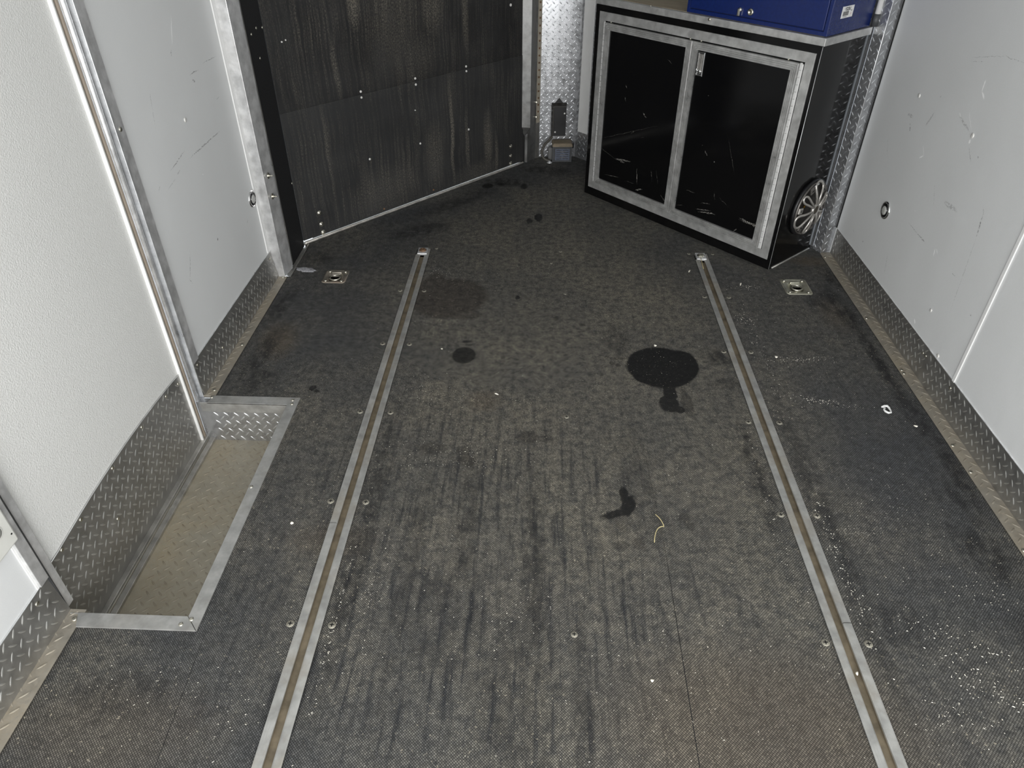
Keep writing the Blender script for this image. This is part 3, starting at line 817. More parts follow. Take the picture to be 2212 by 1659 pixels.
# ---- nose of the trailer: diamond plate
wn = thing('wall_front', 'bright diamond plate sheet covering the front nose', 'wall', kind='structure')
def plate_wall(parent, P, Q, z0, z1, mat, ph=(0, 0), thick=.02, excl=None, name='plate_sheet', mz=.004):
    P, Q = Vector(P), Vector(Q)
    d = (Q - P); L = d.length; d.normalize()
    nrm = Vector((d.y, -d.x, 0))       # towards the viewer for P->Q running left to right
    b = MB()
    a, c = P - nrm * thick, Q - nrm * thick
    b.prism([(P.x, P.y), (Q.x, Q.y), (c.x, c.y), (a.x, a.y)], z0, z1)
    lugs(b, (P.x, P.y, 0), d, (0, 0, 1), 0, z0, L, z1, ph=ph, m=mz)
    return b.build(name, mat, parent)


N0, N1, N2, N3 = (-.006, 4.122, 0), (.082, 4.128, 0), (.208, 4.140, 0), (1.255, 3.008, 0)
plate_wall(wn, N0, N1, 0, 1.35, M['plate_clean'], (.3, .2), mz=-.003)
plate_wall(wn, N1, N2, 0, 1.35, M['plate_clean'], (.75, .2), mz=-.003)
plate_wall(wn, N2, N3, 0, 1.35, M['plate_clean'], (.5, .2))
b = MB(); b.prism([(-.03, 4.125), (.21, 4.145), (1.26, 3.01), (1.33, 3.06), (.22, 4.19), (-.03, 4.16)], 1.35, ZC); b.build('upper_wall', M['wall_left'], wn)
t5 = MB(); c5 = Vector((.215, 4.131, 0)); d5 = Vector((.679, -.734, 0)); n5 = Vector((-.734, -.679, 0))
q = [c5 + d5 * .012 + n5 * .001, c5 + d5 * .085 + n5 * .001, c5 + d5 * .085 + n5 * .010, c5 + d5 * .012 + n5 * .010]
t5.prism([(v.x, v.y) for v in q], .152, ZC)
tag(t5.build('trim_5', M['white_trim'], bevel=.002), 'white vertical trim strip on the nose wall left of the black cabinet', 'trim strip', kind='structure')
# diamond plate corner where the right wall meets the nose
t6 = thing('trim_6', 'diamond plate corner post at the right wall beside the cabinet', 'corner post', kind='structure')
plate_wall(t6, (1.247, 2.985, 0), (1.268, 2.941, 0), .002, 1.5, M['plate_clean'], (.72, .1), .012, mz=-.010)
plate_wall(t6, (1.268, 2.941, 0), (1.3135, 2.962, 0), .002, 1.5, M['plate_clean'], (.55, .4), .012, mz=-.004)
b = MB(); b.box(1.3130, 2.953, .117, 1.3145, 2.962, 1.5); b.build('dark_joint', M['gap'], t6)
b = MB(); b.tube([(1.268, 2.9405, 0.002), (1.268, 2.9405, 1.5)], .0016, 8); b.build('bent_edge', M['alu_bright'], t6)
b = MB(); b.box(1.297, 2.966, -.01, XR + .03, 3.0, ZC); b.build('back_strip', M['wall_right'], t6)

# ================================================================== SIDE DOOR (left) and STEP WELL
d2 = thing('door_2', 'white stippled side door with a diamond plate kick panel reaching into the step well', 'side door', kind='structure')
XD = -1.113
b = MB(); b.box(XD - .03, 1.006, .10, XD, 1.757, ZC); b.build('door_skin', M['stipple'], d2, .002)
def zt(y): return .118 + .026 * max(0, 1 - ((y - 1.44) / .40) ** 2)
b = MB()
ny = 14
poly = [(1.006 + (1.757 - 1.006) * i / ny) for i in range(ny + 1)]
vs = [(XD + .002, y, -.150) for y in poly] + [(XD + .002, y, zt(y)) for y in poly] + [(XD, y, zt(y)) for y in poly]
n = ny + 1
fs = [(i, i + 1, n + i + 1, n + i) for i in range(ny)] + [(n + i, n + i + 1, 2 * n + i + 1, 2 * n + i) for i in range(ny)]
b.add(vs, fs)
lugs(b, (XD + .002, 0, 0), (0, 1, 0), (0, 0, 1), 1.008, -.14, 1.755, .145, ph=(.2, .62), inside=lambda u, v: v < zt(u) - .012)
b.build('kick_plate', M['plate'], d2, recalc=False)
b = MB(); b.tube([(XD + .003, y, zt(y)) for y in poly], .0011, 6); b.build('kick_plate_edge', M['alu_bright'], d2)
for y, z in [(1.07, .112), (1.16, .118), (1.33, .13), (1.50, .128), (1.655, .118), (1.735, .105), (1.27, .0)]: screwhead(d2, (XD + .002, y, z), .0058, M['steel'], 'x', False)
b = MB(); b.box(XD, 1.752, -.15, XD + .010, 1.7565, ZC); b.build('white_edge', M['white_trim'], d2)
# frame of the side door
f2 = thing('trim_7', 'aluminium frame and rubber seal around the side door opening', 'door frame', kind='structure')
b = MB(); b.box(XL, 1.812, .119, XL + .010, 1.856, ZC); b.build('face_strip', M['alu_v'], f2, .001)
b = MB(); b.box(XL - .02, 1.807, -.02, XL + .013, 1.812, ZC); b.build('bright_flange', M['alu_bright'], f2, .0008)
b = MB(); b.box(XL - .02, 1.795, -.155, XL - .006, 1.806, ZC); b.build('dark_channel', M['black_rubber'], f2)
b = MB(); b.tube([(XL + .000, 1.787, -.150), (XL + .000, 1.787, ZC)], .0075, 12); b.build('bulb_rail', M['alu_bright'], f2)
b = MB(); b.box(XL - .02, 1.770, -.155, XL - .004, 1.780, ZC); b.build('tan_seal', M['seal'], f2, .002)
b = MB(); b.box(XL - .02, 1.758, -.155, XL - .008, 1.769, ZC); b.build('outer_stop', M['alu_dirty'], f2, .001)
b = MB(); b.box(XL - .015, .957, .119, XL + .008, .986, ZC); b.build('face_strip', M['alu_v'], f2, .001)
b = MB(); b.box(XL - .012, .989, -.002, XL + .005, 1.014, ZC); b.build('reveal_strip', M['alu_v'], f2, .0015)
b = MB(); b.box(XL - .012, .9865, .002, XL + .009, .9885, ZC); b.build('dark_channel', M['black_rubber'], f2)
b = MB(); b.box(XL - .03, 1.0, -.17, XL - .003, 1.80, -.150); b.box(XL - .012, 1.0, -.151, XL + .004, 1.80, -.145); b.box(XL + .008, 1.0, -.163, XL + .026, 1.79, -.153)
b.build('sill', M['alu_dirty'], f2, .0015)
screwhead(f2, (XL + .010, 1.835, .86), .0062, M['steel'], 'x', False)

# step well
w = thing('floor_well', 'recessed step well of dirty diamond plate beside the side door', 'step well', kind='structure')
ZW = -.163
b = MB(); b.box(-1.10, .94, ZW - .02, -.780, 1.80, ZW); lugs(b, (0, 0, ZW), (1, 0, 0), (0, 1, 0), -1.07, .96, -.785, 1.775, ph=(.3, .4)); b.build('well_floor', M['plate_well'], w)
b = MB(); b.box(-1.10, 1.776, ZW, -.75, 1.80, -.002); lugs(b, (-1.10, 1.776, 0), (1, 0, 0), (0, 0, 1), .03, ZW, .30, -.036, ph=(.1, .05), m=.0); b.build('front_riser', M['plate_clean'], w)
b = MB(); b.box(-.782, .94, ZW, -.765, 1.80, -.002); b.build('side_riser', M['plate'], w)
b = MB(); b.box(-1.10, .938, ZW, -.75, .958, -.002); b.build('rear_riser', M['plate'], w)
# angle trims round the edge, mitred
b = MB(); b.prism([(-1.050, 1.810), (-.763, 1.810), (-.797, 1.771), (-1.062, 1.771)], -.002, .0022); b.box(-1.085, 1.771, -.036, -.797, 1.774, .002); b.build('edge_trim', M['alu_edge'], w, .0008)
b = MB(); b.prism([(-.7635, 1.806), (-.7630, .937), (-.7975, .9755), (-.7975, 1.7695)], -.002, .0026); b.box(-.7975, .976, -.036, -.7945, 1.769, .002); b.build('edge_trim', M['alu_edge'], w, .0008)
b = MB(); b.prism([(-1.048, .937), (-.7645, .937), (-.7990, .9755), (-1.062, .9755)], -.002, .0026); b.box(-1.08, .972, -.036, -.80, .975, .002); b.build('edge_trim', M['alu_edge'], w, .0008)
for x, y in [(-.806, .953), (-.787, .9675), (-.785, 1.795), (-.782, 1.775), (-.790, 1.40), (-1.055, 1.80)]: screwhead(w, (x, y, .002), .0055, M['steel'], 'z', False)

# ================================================================== FLOOR TRACKS
def track(label, x0, x1, joints):
    xc = (x0 + x1) / 2
    r = thing('floor_track', label, 'floor track', (xc, YB, 0), group='recessed tie-down tracks')
    hw = (x1 - x0) / 2 - .0006
    Lg = 2.852 - YB
    for sgn in (-1, 1):
        cuts = [0] + [j - YB for s, j in joints if s == sgn] + [Lg]
        b = MB()
        for a, c in zip(cuts[:-1], cuts[1:]):
            a2, c2 = a + (.0012 if a > 0 else 0), c - (.0012 if c < Lg else 0)
            prof = [(hw, .0018), (hw - .003, .0026), (.0125, .0022), (.0095, .0006), (.0095, -.004), (hw, -.004)]
            vs = [(sgn * x, a2 - (.008 if a > 0 and False else 0), z) for x, z in prof] + [(sgn * x, c2, z) for x, z in prof]
            n = len(prof)
            b.add(vs, [(i, (i + 1) % n, n + (i + 1) % n, n + i) for i in range(n)] + [tuple(range(n)), tuple(range(n, 2 * n))])
        b.build('rail_lip', M['alu_dirty' if False else 'track'], r)
    b = MB(); b.box(-hw, 0, -.0155, hw, Lg, -.0115)
    b.box(-hw, 0, -.0115, -.0102, Lg, -.0042); b.box(.0102, 0, -.0115, hw, Lg, -.0042)
    b.build('groove', M['groove'], r)
    e = MB(); e.box(-hw + .006, Lg, -.004, hw - .010, Lg + .058, .006); ep = e.build('end_plate', M['alu_bright'], r, .001)
    e = MB(); e.box(hw - .010, Lg, -.004, hw, Lg + .056, .0015); e.build('rail_end', M['track'], r)
    g = MB(); g.lathe([(.0165, .006), (.0165, .0075), (.0125, .0082), (.0115, .0125), (.0060, .0125), (.0045, .0095), (0, .0095)], n=20); g.T = Matrix.Identity(4)
    g.build('bolt', M['rust'] if x0 < 0 else M['steel'], ep, loc=(-.002, Lg + .031, 0))
    return r


M['track'] = aluminium('aluminium_track', base=(.40, .40, .385), rough=.45, grain=(40, 1.2, 3), dirt=.7, dcol=(.27, .235, .175), met=.5)
track('left floor track, recessed aluminium rail with a rusty bolt at its front end', TRL[0], TRL[1], [(-1, 1.277)])
track('right floor track, recessed aluminium rail with a clean bolt at its front end', TRR[0], TRR[1], [(1, 1.02)])


# ================================================================== TIE-DOWN RINGS
def dring(label, P, mat):
    x0, x1, y0, y1 = P
    cx, cy = (x0 + x1) / 2, (y0 + y1) / 2
    hx, hy = (x1 - x0) / 2, (y1 - y0) / 2
    r = thing('tie_down_ring', label, 'tie-down ring', (cx, cy, 0), group='recessed tie-down rings')

    def rr(hx, hy, rad, z, n=6):
        pts = []
        for sx, sy, a0 in ((1, 1, 0), (-1, 1, 90), (-1, -1, 180), (1, -1, 270)):
            for k in range(n + 1):
                a = math.radians(a0 + 90 * k / n)
                pts.append((sx * (hx - rad) + rad * math.cos(a), sy * (hy - rad) + rad * math.sin(a), z))
        return pts
    loops = [rr(hx, hy, .014, .0005), rr(hx - .0015, hy - .0015, .013, .0035), rr(hx - .006, hy - .006, .011, .0035), rr(hx - .009, hy - .009, .010, .0015), rr(hx - .017, hy - .020, .012, .001)]
    rx, ry, oy = .030, .030, -.010
    n = len(loops[0])

    def circ(s, z):
        out = []
        for p in loops[-1]:
            a = math.atan2(p[1] / hy, p[0] / hx)
            out.append((s * rx * math.cos(a), oy + s * ry * math.sin(a), z))
        return out
    loops += [circ(1.05, 0.0), circ(.95, -.010), circ(.80, -.016)]
    vs = [p for l in loops for p in l]
    fs = [(i * n + k, i * n + (k + 1) % n, (i + 1) * n + (k + 1) % n, (i + 1) * n + k) for i in range(len(loops) - 1) for k in range(n)]
    b = MB(); b.add(vs, fs, True); b.add([vs[-n + k] for k in range(n)], [tuple(range(n))]); b.build('pan', mat, r, recalc=False)
    b = MB(); b.lathe([(.0, -.0085), (.0282, -.0085)], c=(0, oy, 0), n=28); b.build('hole_shade_disc', M['gap'], r)  # black disc; the shade inside the hole is put into its colour
    b = MB(); b.tube([(.0215 * math.cos(a), oy + .021 * math.sin(a) - .001, .0015) for a in [2 * PI * k / 28 for k in range(28)]], .0040, 10, closed=True); b.build('ring', M['steel'], r)
    b = MB(); b.tube([(-.020, .026, .004), (.020, .026, .004)], .0058, 12); b.box(-.018, .012, .001, .018, .030, .0062); b.build('clamp', mat, r, .0015)
    for sx in (-1, 1):
        for sy in (-1, 1):
            g = MB(); g.lathe([(.0068, .001), (.0068, .0035), (.0050, .0058), (0, .0066)], n=14); g.build('bolt', M['steel'], r, loc=(sx * (hx - .017), sy * (hy - .016), 0))
    return r


M['pan_rust'] = aluminium('pan_rusted', base=(.45, .42, .36), rough=.4, grain=(3, 3, 3), dirt=.85, dcol=(.20, .11, .06))
M['pan_zinc'] = aluminium('pan_zinc', base=(.58, .57, .47), rough=.32, grain=(3, 3, 3), dirt=.25, dcol=(.2, .16, .08))
dring('rust-edged square recessed tie-down ring left of the left floor track', PANL, M['pan_rust'])
dring('yellowish zinc square recessed tie-down ring in front of the black cabinet corner', PANR, M['pan_zinc'])


# ================================================================== COURTESY LIGHTS
def wall_lamp(label, X, y, z, sgn):
    r = thing('courtesy_light', label, 'wall light', (X, y, z), 0 if sgn > 0 else PI, group='round recessed courtesy lights')
    b = MB(); b.lathe([(.0335, .0), (.0335, .002), (.031, .0055), (.027, .0055), (.0245, .002), (.022, .0015)][::1], axis='x', n=40)
    b.build('bezel', M['chrome'], r)
    b = MB(); b.lathe([(.0265, .004), (.022, .0018), (.0005, .0018)], axis='x', n=32); b.build('dark_cup', simple('lamp_cup', (.012, .012, .014), .15), r)
    b = MB(); b.lathe([(.0165, .002), (.0165, .006), (.012, .0085), (.006, .0095), (0, .0098)], axis='x', n=24, smooth=False); b.build('lens', M['glasslens'], r, loc=(0, .003 * sgn, -.002))
    return r


wall_lamp('small round chrome courtesy light low on the left wall beside the post', XL, 2.572, .365, 1)
wall_lamp('small round chrome courtesy light on the right wall near the cabinet', XR, 2.592, .355, -1)

# outlet plate at the left edge
o_ = thing('outlet_plate', 'ivory outlet cover plate on the left wall near the side door frame', 'outlet cover', (XL, .904, .332), kind='thing')
b = MB(); b.box(0, -.06, -.062, .014, .066, .062); b.build('cover', M['plate_white'], o_, .005)
g = MB(); g.lathe([(.0165, .0135), (.0165, .0146), (.0150, .0146), (.0150, .0132), (.0135, .0132), (.0135, .0152), (0, .0152)], axis='x', n=28); g.build('socket', M['plate_white'], o_, loc=(0, .026, -.004))
g = MB(); g.lathe([(.0022, .0138), (.0022, .0145), (0, .0146)], axis='x', n=10); g.build('screw', M['gap'], o_, loc=(0, .055, -.035))

# ================================================================== BLACK CABINET
CA = Vector((.243, 3.601, 0)); CANG = math.atan2(-.7394, .6733)
CD = .322
cab = thing('base_cabinet', 'glossy black base cabinet with two doors framed in ribbed aluminium', 'cabinet', CA, CANG)
b = MB(); b.box(0, 0.0, .0, 1.12, CD, .885); b.build('body', M['black_side'], cab, .0015)
b = MB(); b.tube([(1.12, 0.0, .002), (1.12, 0.0, .884)], .0012, 6); b.build('corner_edge', M['alu_v'], cab)
b = MB(); b.frame(.027, .043, 1.103, .859, [(0, 0), (0, -.0035), (.0005, -.004), (.0345, -.004), (.035, -.0035), (.035, 0)]); b.build('face_frame', M['alu'], cab)
for nm, u0, u1, mt in (('l', .075, .5645, M['door_l']), ('r', .5665, 1.0515, M['door_r'])):
    z0, z1 = .080, .819
    dr = MB().box(u0 + .02, -.0095, z0 + .02, u1 - .02, -.001, z1 - .02).build('door', mt, cab)
    prof = [(0, -.001), (0, -.015)]
    for k in range(4):
        a = .0012 + k * .0068
        prof += [(a, -.0165), (a + .0045, -.0165), (a + .0052, -.0135), (a + .0064, -.0135)]
    prof += [(.0282, -.0165), (.0288, -.010), (.0288, -.001)]
    b = MB(); b.frame(u0, z0, u1, z1, prof); b.build('door_frame', M['alu_rib'], dr)
    # piano hinge
    hu = u0 - .0075 if nm == 'l' else u1 + .0075
    b = MB(); k = 0; z = z0 + .004
    while z < z1 - .02:
        b.box(hu - .0042, -.0122, z, hu + .0042, -.0074, z + .0238); z += .0255; k += 1
    b.box(hu - .0072, -.0075, z0, hu + .0072, -.004, z1 - .002)
    b.build('piano_hinge', M['hinge'], dr, .0006)
    if nm == 'r':
        b = MB(); b.frame(.600, .694, .634, .786, [(0, -.009), (0, -.0125), (.002, -.0145), (.004, -.0145), (.0055, -.0115), (.0055, -.009)])
        b.box(.606, -.0100, .700, .628, -.0092, .780); hd = b.build('handle', M['chrome'], dr)
        b = MB(); b.box(.6085, -.0135, .712, .6255, -.0100, .778); b.build('paddle', M['silver'], hd, .0015)
        b = MB(); b.lathe([(.0085, -.0095), (.0085, -.0130), (.006, -.0145), (0, -.0145)], axis='y', n=20); b.build('lock', M['chrome'], hd, loc=(.617, 0, .7115))
for u in (.545, .60, 1.00, .10): screwhead(cab, (u, -.0005, .823), .0032, M['steel'], 'y', False, 'screw', .006, -1)
# counter
ct = MB(); ct.box(-.003, -.003, .8855, 1.126, CD, .912)
cto = ct.build('counter_edge', M['alu'], cab, .0012)
b = MB(); b.box(.018, .020, .9118, 1.105, CD - .002, .9135); b.build('counter_top', M['ply'], cab)
for u, z in [(.31, .9125)]: screwhead(cab, (u, .006, z), .0055, M['steel'], 'z', False)
screwhead(cab, (.622, -.003, .905), .0060, M['steel'], 'y', False, 'screw', .003, -1)
b = MB(); b.tube([(1.1215, .02, .003), (1.1215, CD - .01, .003)], .004, 8); b.build('base_seam', M['alu_dirty'], cab)

# ---- speaker set in the cabinet side
spk = thing('speaker', 'round silver-spoked speaker mounted low in the right side of the black cabinet', 'speaker',
            CA + Vector((math.cos(CANG), math.sin(CANG), 0)) * 1.1208 + Vector((-math.sin(CANG), math.cos(CANG), 0)) * .195 + Vector((0, 0, .232)), CANG)
Rr = .122
b = MB(); b.lathe([(Rr, .0), (Rr, .009), (Rr - .003, .013), (Rr - .007, .014), (Rr - .011, .012), (Rr - .013, .006), (.085, .003), (.085, .001)], axis='x', n=56); b.build('outer_ring', M['black_plastic'], spk)
b = MB(); b.lathe([(.104, .003), (.100, .010), (.090, .010), (.084, .006), (.060, .0022), (.030, .0008), (.028, .006), (.016, .011), (0, .012)], axis='x', n=48); b.build('cone', M['cone'], spk)
b = MB(); b.lathe([(Rr - .007, .012), (Rr - .009, .0195), (Rr - .014, .0195), (Rr - .016, .012)], axis='x', n=56); b.build('trim_ring', M['silver_dull'], spk)
gr = MB()
for k in range(6):
    a0 = math.radians(82 + 60 * k)
    pts = []
    for i in range(15):
        s = i / 14
        ang = a0 + math.radians(25 if k % 2 == 0 else 13) * math.cos(PI * s) * (.45 + .55 * math.sin(PI * s) ** .6)
        rad = .022 + ((.116 if k % 2 == 0 else .108) - .022) * math.sin(PI * s) ** .42
        x = .020 + .020 * (1 - (rad / .11) ** 2)
        pts.append((x, rad * math.cos(ang), rad * math.sin(ang)))
    gr.tube(pts, .0050, 8, flat=(.9, 1.0 if k % 2 else 1.15), up=(1, 0, 0))
gr.lathe([(.027, .030), (.027, .040), (.023, .0435), (.020, .0435), (.018, .040)], axis='x', n=32)
gro = gr.build('grille', M['silver'], spk)
b = MB(); b.lathe([(.0195, .0355), (.0195, .0402), (.012, .0412), (0, .0416)], axis='x', n=28); b.build('hub_cap', simple('hub_brown', (.055, .045, .032), .5, .2, .5, 120), gro)
for k in (0, 1, 2, 3, 4, 5):
    a = math.radians(172 + 60 * k)
    b = MB(); b.T = Matrix.Rotation(a, 4, 'X')
    b.box(.018, .078, -.013, .0255, .108, .013)
    t_ = b.build('bracket', M['silver'] if k == 0 else M['silver_dull'], gro, .003)
    b = MB(); b.T = Matrix.Rotation(a, 4, 'X'); b.box(.0255, .088, -.006, .0262, .094, .006); b.build('slot', M['gap'], t_)
b = MB(); b.T = Matrix.Rotation(math.radians(96), 4, 'X'); b.box(.0205, .100, -.022, .0228, .111, .022); b.build('name_plate', M['black_plastic'], gro, .001)
nb = MB(); nb.T = Matrix.Rotation(math.radians(96), 4, 'X'); nb.box(.0226, .1035, -.016, .0230, .1085, .016)
for k in range(5): nb.box(.0228, .1035, -.014 + k * .006, .0233, .1085, -.0115 + k * .006)
nb.build('name_plate_lettering', M['alu_bright'], gro)
b = MB(); b.T = Matrix.Rotation(math.radians(158), 4, 'X'); b.add([(.012, .052, -.004), (.012, .060, .004), (.024, .075, .006), (.018, .060, -.003)], [(0, 1, 2), (0, 2, 3), (0, 3, 1), (1, 3, 2)]); b.build('yellow_tag', M['yellow'], spk)

# ================================================================== BLUE CABINET ON THE COUNTER
ZB = .9140
bc = thing('metal_locker', 'deep blue steel locker box standing on the black cabinet', 'steel box', CA + Vector((0, 0, ZB)), CANG)
bx0, bx1, by0, by1, bh = .495, 1.116, .012, .312, .40
b = MB(); b.box(bx0, by0 + .004, 0, bx1, by1, bh); b.frame(bx0, 0, bx1, bh, [(0, by0 + .004), (0, by0), (.014, by0), (.0145, by0 + .003)]); b.build('body', M['blue'], bc, .001)
b = MB(); b.box(bx0 + .0165, by0 - .0025, .0175, bx1 - .0165, by0 + .003, bh - .017); dd = b.build('door', M['blue'], bc, .0015)
b = MB(); b.frame(bx0 + .0145, .0155, bx1 - .0145, bh - .015, [(0, by0 + .0035), (.0018, by0 + .0035), (.0018, by0 + .0030), (0, by0 + .0030)]); b.build('door_gap', M['gap'], bc)
b = MB(); b.lathe([(.0085, 0), (.0085, -.003), (.006, -.0065), (0, -.0075)], axis='y', n=18); b.box(-.0042, -.012, -.020, .0042, -.004, .004); b.build('latch', M['steel'], dd, .0008, loc=(.748, by0 - .0025, .040))
b = MB(); b.lathe([(.0125, 0), (.0125, -.003), (.010, -.0055), (.0065, -.0055), (.005, -.003), (0, -.003)], axis='y', n=22); b.build('lock', M['steel'], dd, loc=(.795, by0 - .0025, .038))
# sticker on the side
st = MB(); st.box(bx1, .080, .050, bx1 + .0006, .158, .088); sto = st.build('sticker', M['paper'], bc)


def text(body, size, parent, loc, mat, rot, extr=.0001, name='lettering', off=0.0):
    cu = bpy.data.curves.new(name, 'FONT'); cu.body = body; cu.size = size; cu.extrude = extr; cu.align_x = 'CENTER'
    cu.materials.append(mat)
    cu.offset = off
    to = bpy.data.objects.new(name, cu)
    me = bpy.data.meshes.new_from_object(to)
    bpy.data.objects.remove(to)
    o = bpy.data.objects.new(name, me); COL.objects.link(o); o.parent = parent; o.location = loc; o.rotation_euler = rot
    return o


RS = (PI / 2, 0, PI / 2)
tx = text('6523U', .0145, sto, (bx1 + .0008, .116, .0740), M['ink'], RS, off=.0005)
text('04', .0075, sto, (bx1 + .0008, .144, .0695), M['ink'], RS, name='small_lettering')
text('F', .0085, sto, (bx1 + .0008, .143, .0585), M['red_ink'], RS, name='red_letter')
bb = MB(); v = .089
for k in range(13):
    wdt = (.0012, .002, .0009, .0026)[k % 4]; bb.box(bx1 + .0006, v, .0575, bx1 + .0009, v + wdt, .0715); v += wdt + (.0011 if k % 3 else .0018)
bb.box(bx1 + .0006, .092, .0535, bx1 + .0009, .118, .0548)
bb.build('barcode', M['ink'], sto)

# conduit beside the locker
cp = thing('conduit_pipe', 'white vertical conduit with a grey collar behind the blue locker', 'pipe', CA, CANG)
b = MB(); b.tube([(1.129, .325, .952), (1.129, .325, ZC)], .0105, 20); b.build('pipe', M['white_trim'], cp)
b = MB(); b.tube([(1.129, .325, .914), (1.129, .325, .956)], .0125, 20); b.build('collar', M['grey_case'], cp)

# ================================================================== BREAKAWAY BATTERY + SWITCH BOX
NANG = math.atan2(.012, .126)
sw = thing('switch_box', 'slim black box with two white screws fixed upright on the diamond plate nose', 'switch box', (.063, 4.1245, .128), NANG)
b = MB()
vs = [(0, 0, 0), (.086, 0, 0), (.086, 0, .178), (0, 0, .178), (.006, -.030, .002), (.082, -.030, .002), (.082, -.030, .166), (.006, -.030, .166)]
b.add(vs, [(0, 1, 2, 3), (4, 5, 6, 7), (0, 1, 5, 4), (1, 2, 6, 5), (2, 3, 7, 6), (3, 0, 4, 7)]); b.build('case', simple('dusty_black', (.022, .020, .017), .5, 0, .5, 60), sw, .002)
b = MB(); b.box(.014, -.0335, .004, .081, -.030, .160); b.build('face_plate', M['black_plastic'], sw, .001)
b = MB(); b.prism([(.018, -.176), (.066, -.176), (.042, -.204)], -.004, 0); ear = b.build('mounting_ear', M['black_plastic'], sw); ear.rotation_euler = (-PI / 2, 0, 0)
screwhead(sw, (.072, -.0335, .128), .0048, M['white_paint'], 'y', False, 'screw', .003, -1)
screwhead(sw, (.022, -.0335, .026), .0048, M['white_paint'], 'y', False, 'screw', .003, -1)
bt = thing('battery_box', 'small lidded black battery box on the floor below the switch box', 'battery box', (.130, 4.083, 0), math.radians(3))
b = MB()
b.add([(-.050, -.040, 0), (.050, -.040, 0), (.050, .035, 0), (-.050, .035, 0), (-.054, -.043, .090), (.054, -.043, .090), (.054, .038, .090), (-.054, .038, .090)], [(0, 1, 2, 3), (4, 5, 6, 7), (0, 1, 5, 4), (1, 2, 6, 5), (2, 3, 7, 6), (3, 0, 4, 7)])
for x in (-.052, .0505): b.box(x - .004, -.047, .002, x + .004, -.040, .090)
b.build('case', M['grey_case'], bt, .001)
b = MB(); b.box(-.057, -.047, .088, .057, .039, .100); b.add([(-.054, -.044, .100), (.054, -.044, .100), (.054, .036, .100), (-.054, .036, .100), (-.050, -.040, .106), (.050, -.040, .106), (.050, .034, .106), (-.050, .034, .106)], [(4, 5, 6, 7), (0, 1, 5, 4), (1, 2, 6, 5), (2, 3, 7, 6), (3, 0, 4, 7)]); b.build('lid', M['dusty_top'], bt, .002)
b = MB(); b.box(-.040, -.0445, .012, .042, -.0415, .076); lb = b.build('label_panel', M['vent_label'], bt)
b = MB()
for k in range(5):
    z = .018 + k * .012
    b.box(-.034, -.0452, z, -.004, -.0444, z + .003); b.box(.004 + .004 * (k % 2), -.0452, z + .001, .036, -.0444, z + .004)
b.build('label_print', M['ink'], lb)
b = MB()
for k in range(3): b.box(-.012, -.0455, .027 + k * .016, .018, -.0445, .030 + k * .016)
b.build('label_lines', M['silver_dull'], lb)
b = MB(); b.box(.054, -.012, .070, .068, .012, .100); b.build('strap_buckle', M['black_plastic'], bt, .002)
b = MB(); b.box(-.078, -.010, .0, -.052, .020, .070); b.build('side_bracket', simple('grey_bracket', (.13, .13, .13), .5, .3), bt, .003)
cb = MB()
P = [(.072, 4.100, .126), (.058, 4.085, .112), (.036, 4.07, .095), (.020, 4.055, .070), (.017, 4.050, .045), (.026, 4.047, .022), (.045, 4.044, .010), (.062, 4.046, .006)]
pp = []
for i in range(len(P) - 1):
    a, c = Vector(P[i]), Vector(P[i + 1])
    a0, c1 = Vector(P[max(i - 1, 0)]), Vector(P[min(i + 2, len(P) - 1)])
    for s in range(4):
        t = s / 4
        pp.append(.5 * ((2 * a) + (-a0 + c) * t + (2 * a0 - 5 * a + 4 * c - c1) * t * t + (-a0 + 3 * a - 3 * c + c1) * t ** 3))
pp.append(Vector(P[-1]))
cb.tube(pp, .0075, 12)
tag(cb.build('power_cable', M['cable']), 'thick grey cable curving from the switch box down to the floor', 'cable')
b = MB(); b.lathe([(.016, 0), (.016, .003), (.010, .005), (.008, .010), (0, .011)], n=18)
tag(b.build('cable_clamp', M['alu_bright'], loc=(.062, 4.030, 0)), 'small shiny clamp on the floor beside the battery box', 'clamp')

# ================================================================== DEBRIS
rnd = random.Random(11)
db = MB()


def flake(b, x, y, s, z=.0004):
    a = rnd.random() * 2 * PI
    L = s * rnd.uniform(.6, 1.6); wdt = s * rnd.uniform(.22, .45); cv = rnd.uniform(-.6, .6)
    ca, sa = math.cos(a), math.sin(a)
    pts = []
    for t, k in ((-1, 0), (-.3, 1), (.3, 1), (1, 0), (.3, -1), (-.3, -1)):
        u, w = t * L / 2, k * wdt / 2 + cv * L * .35 * (1 - t * t) * .6
        pts.append((x + u * ca - w * sa, y + u * sa + w * ca, z))
    h = z + s * rnd.uniform(.15, .4)
    top = [(p[0] * .8 + x * .2, p[1] * .8 + y * .2, h) for p in pts]
    n = 6
    b.add(pts + top, [tuple(range(n, 2 * n))] + [(i, (i + 1) % n, n + (i + 1) % n, n + i) for i in range(n)])


def ok(x, y):
    if x < -.76 and .93 < y < 1.82: return False
    if x > 1.26 or x < -1.04: return False
    for a, c in (TRL, TRR):
        if a - .002 < x < c + .002 and y < 2.92: return False
    return True


def clump(cx, cy, rx, ry, n, s0, s1, rot=0):
    for _ in range(n):
        u, v = rnd.gauss(0, .5) * rx, rnd.gauss(0, .5) * ry
        a = math.radians(rot)
        x, y = cx + u * math.cos(a) - v * math.sin(a), cy + u * math.sin(a) + v * math.cos(a)
        if ok(x, y): flake(db, x, y, rnd.uniform(s0, s1))


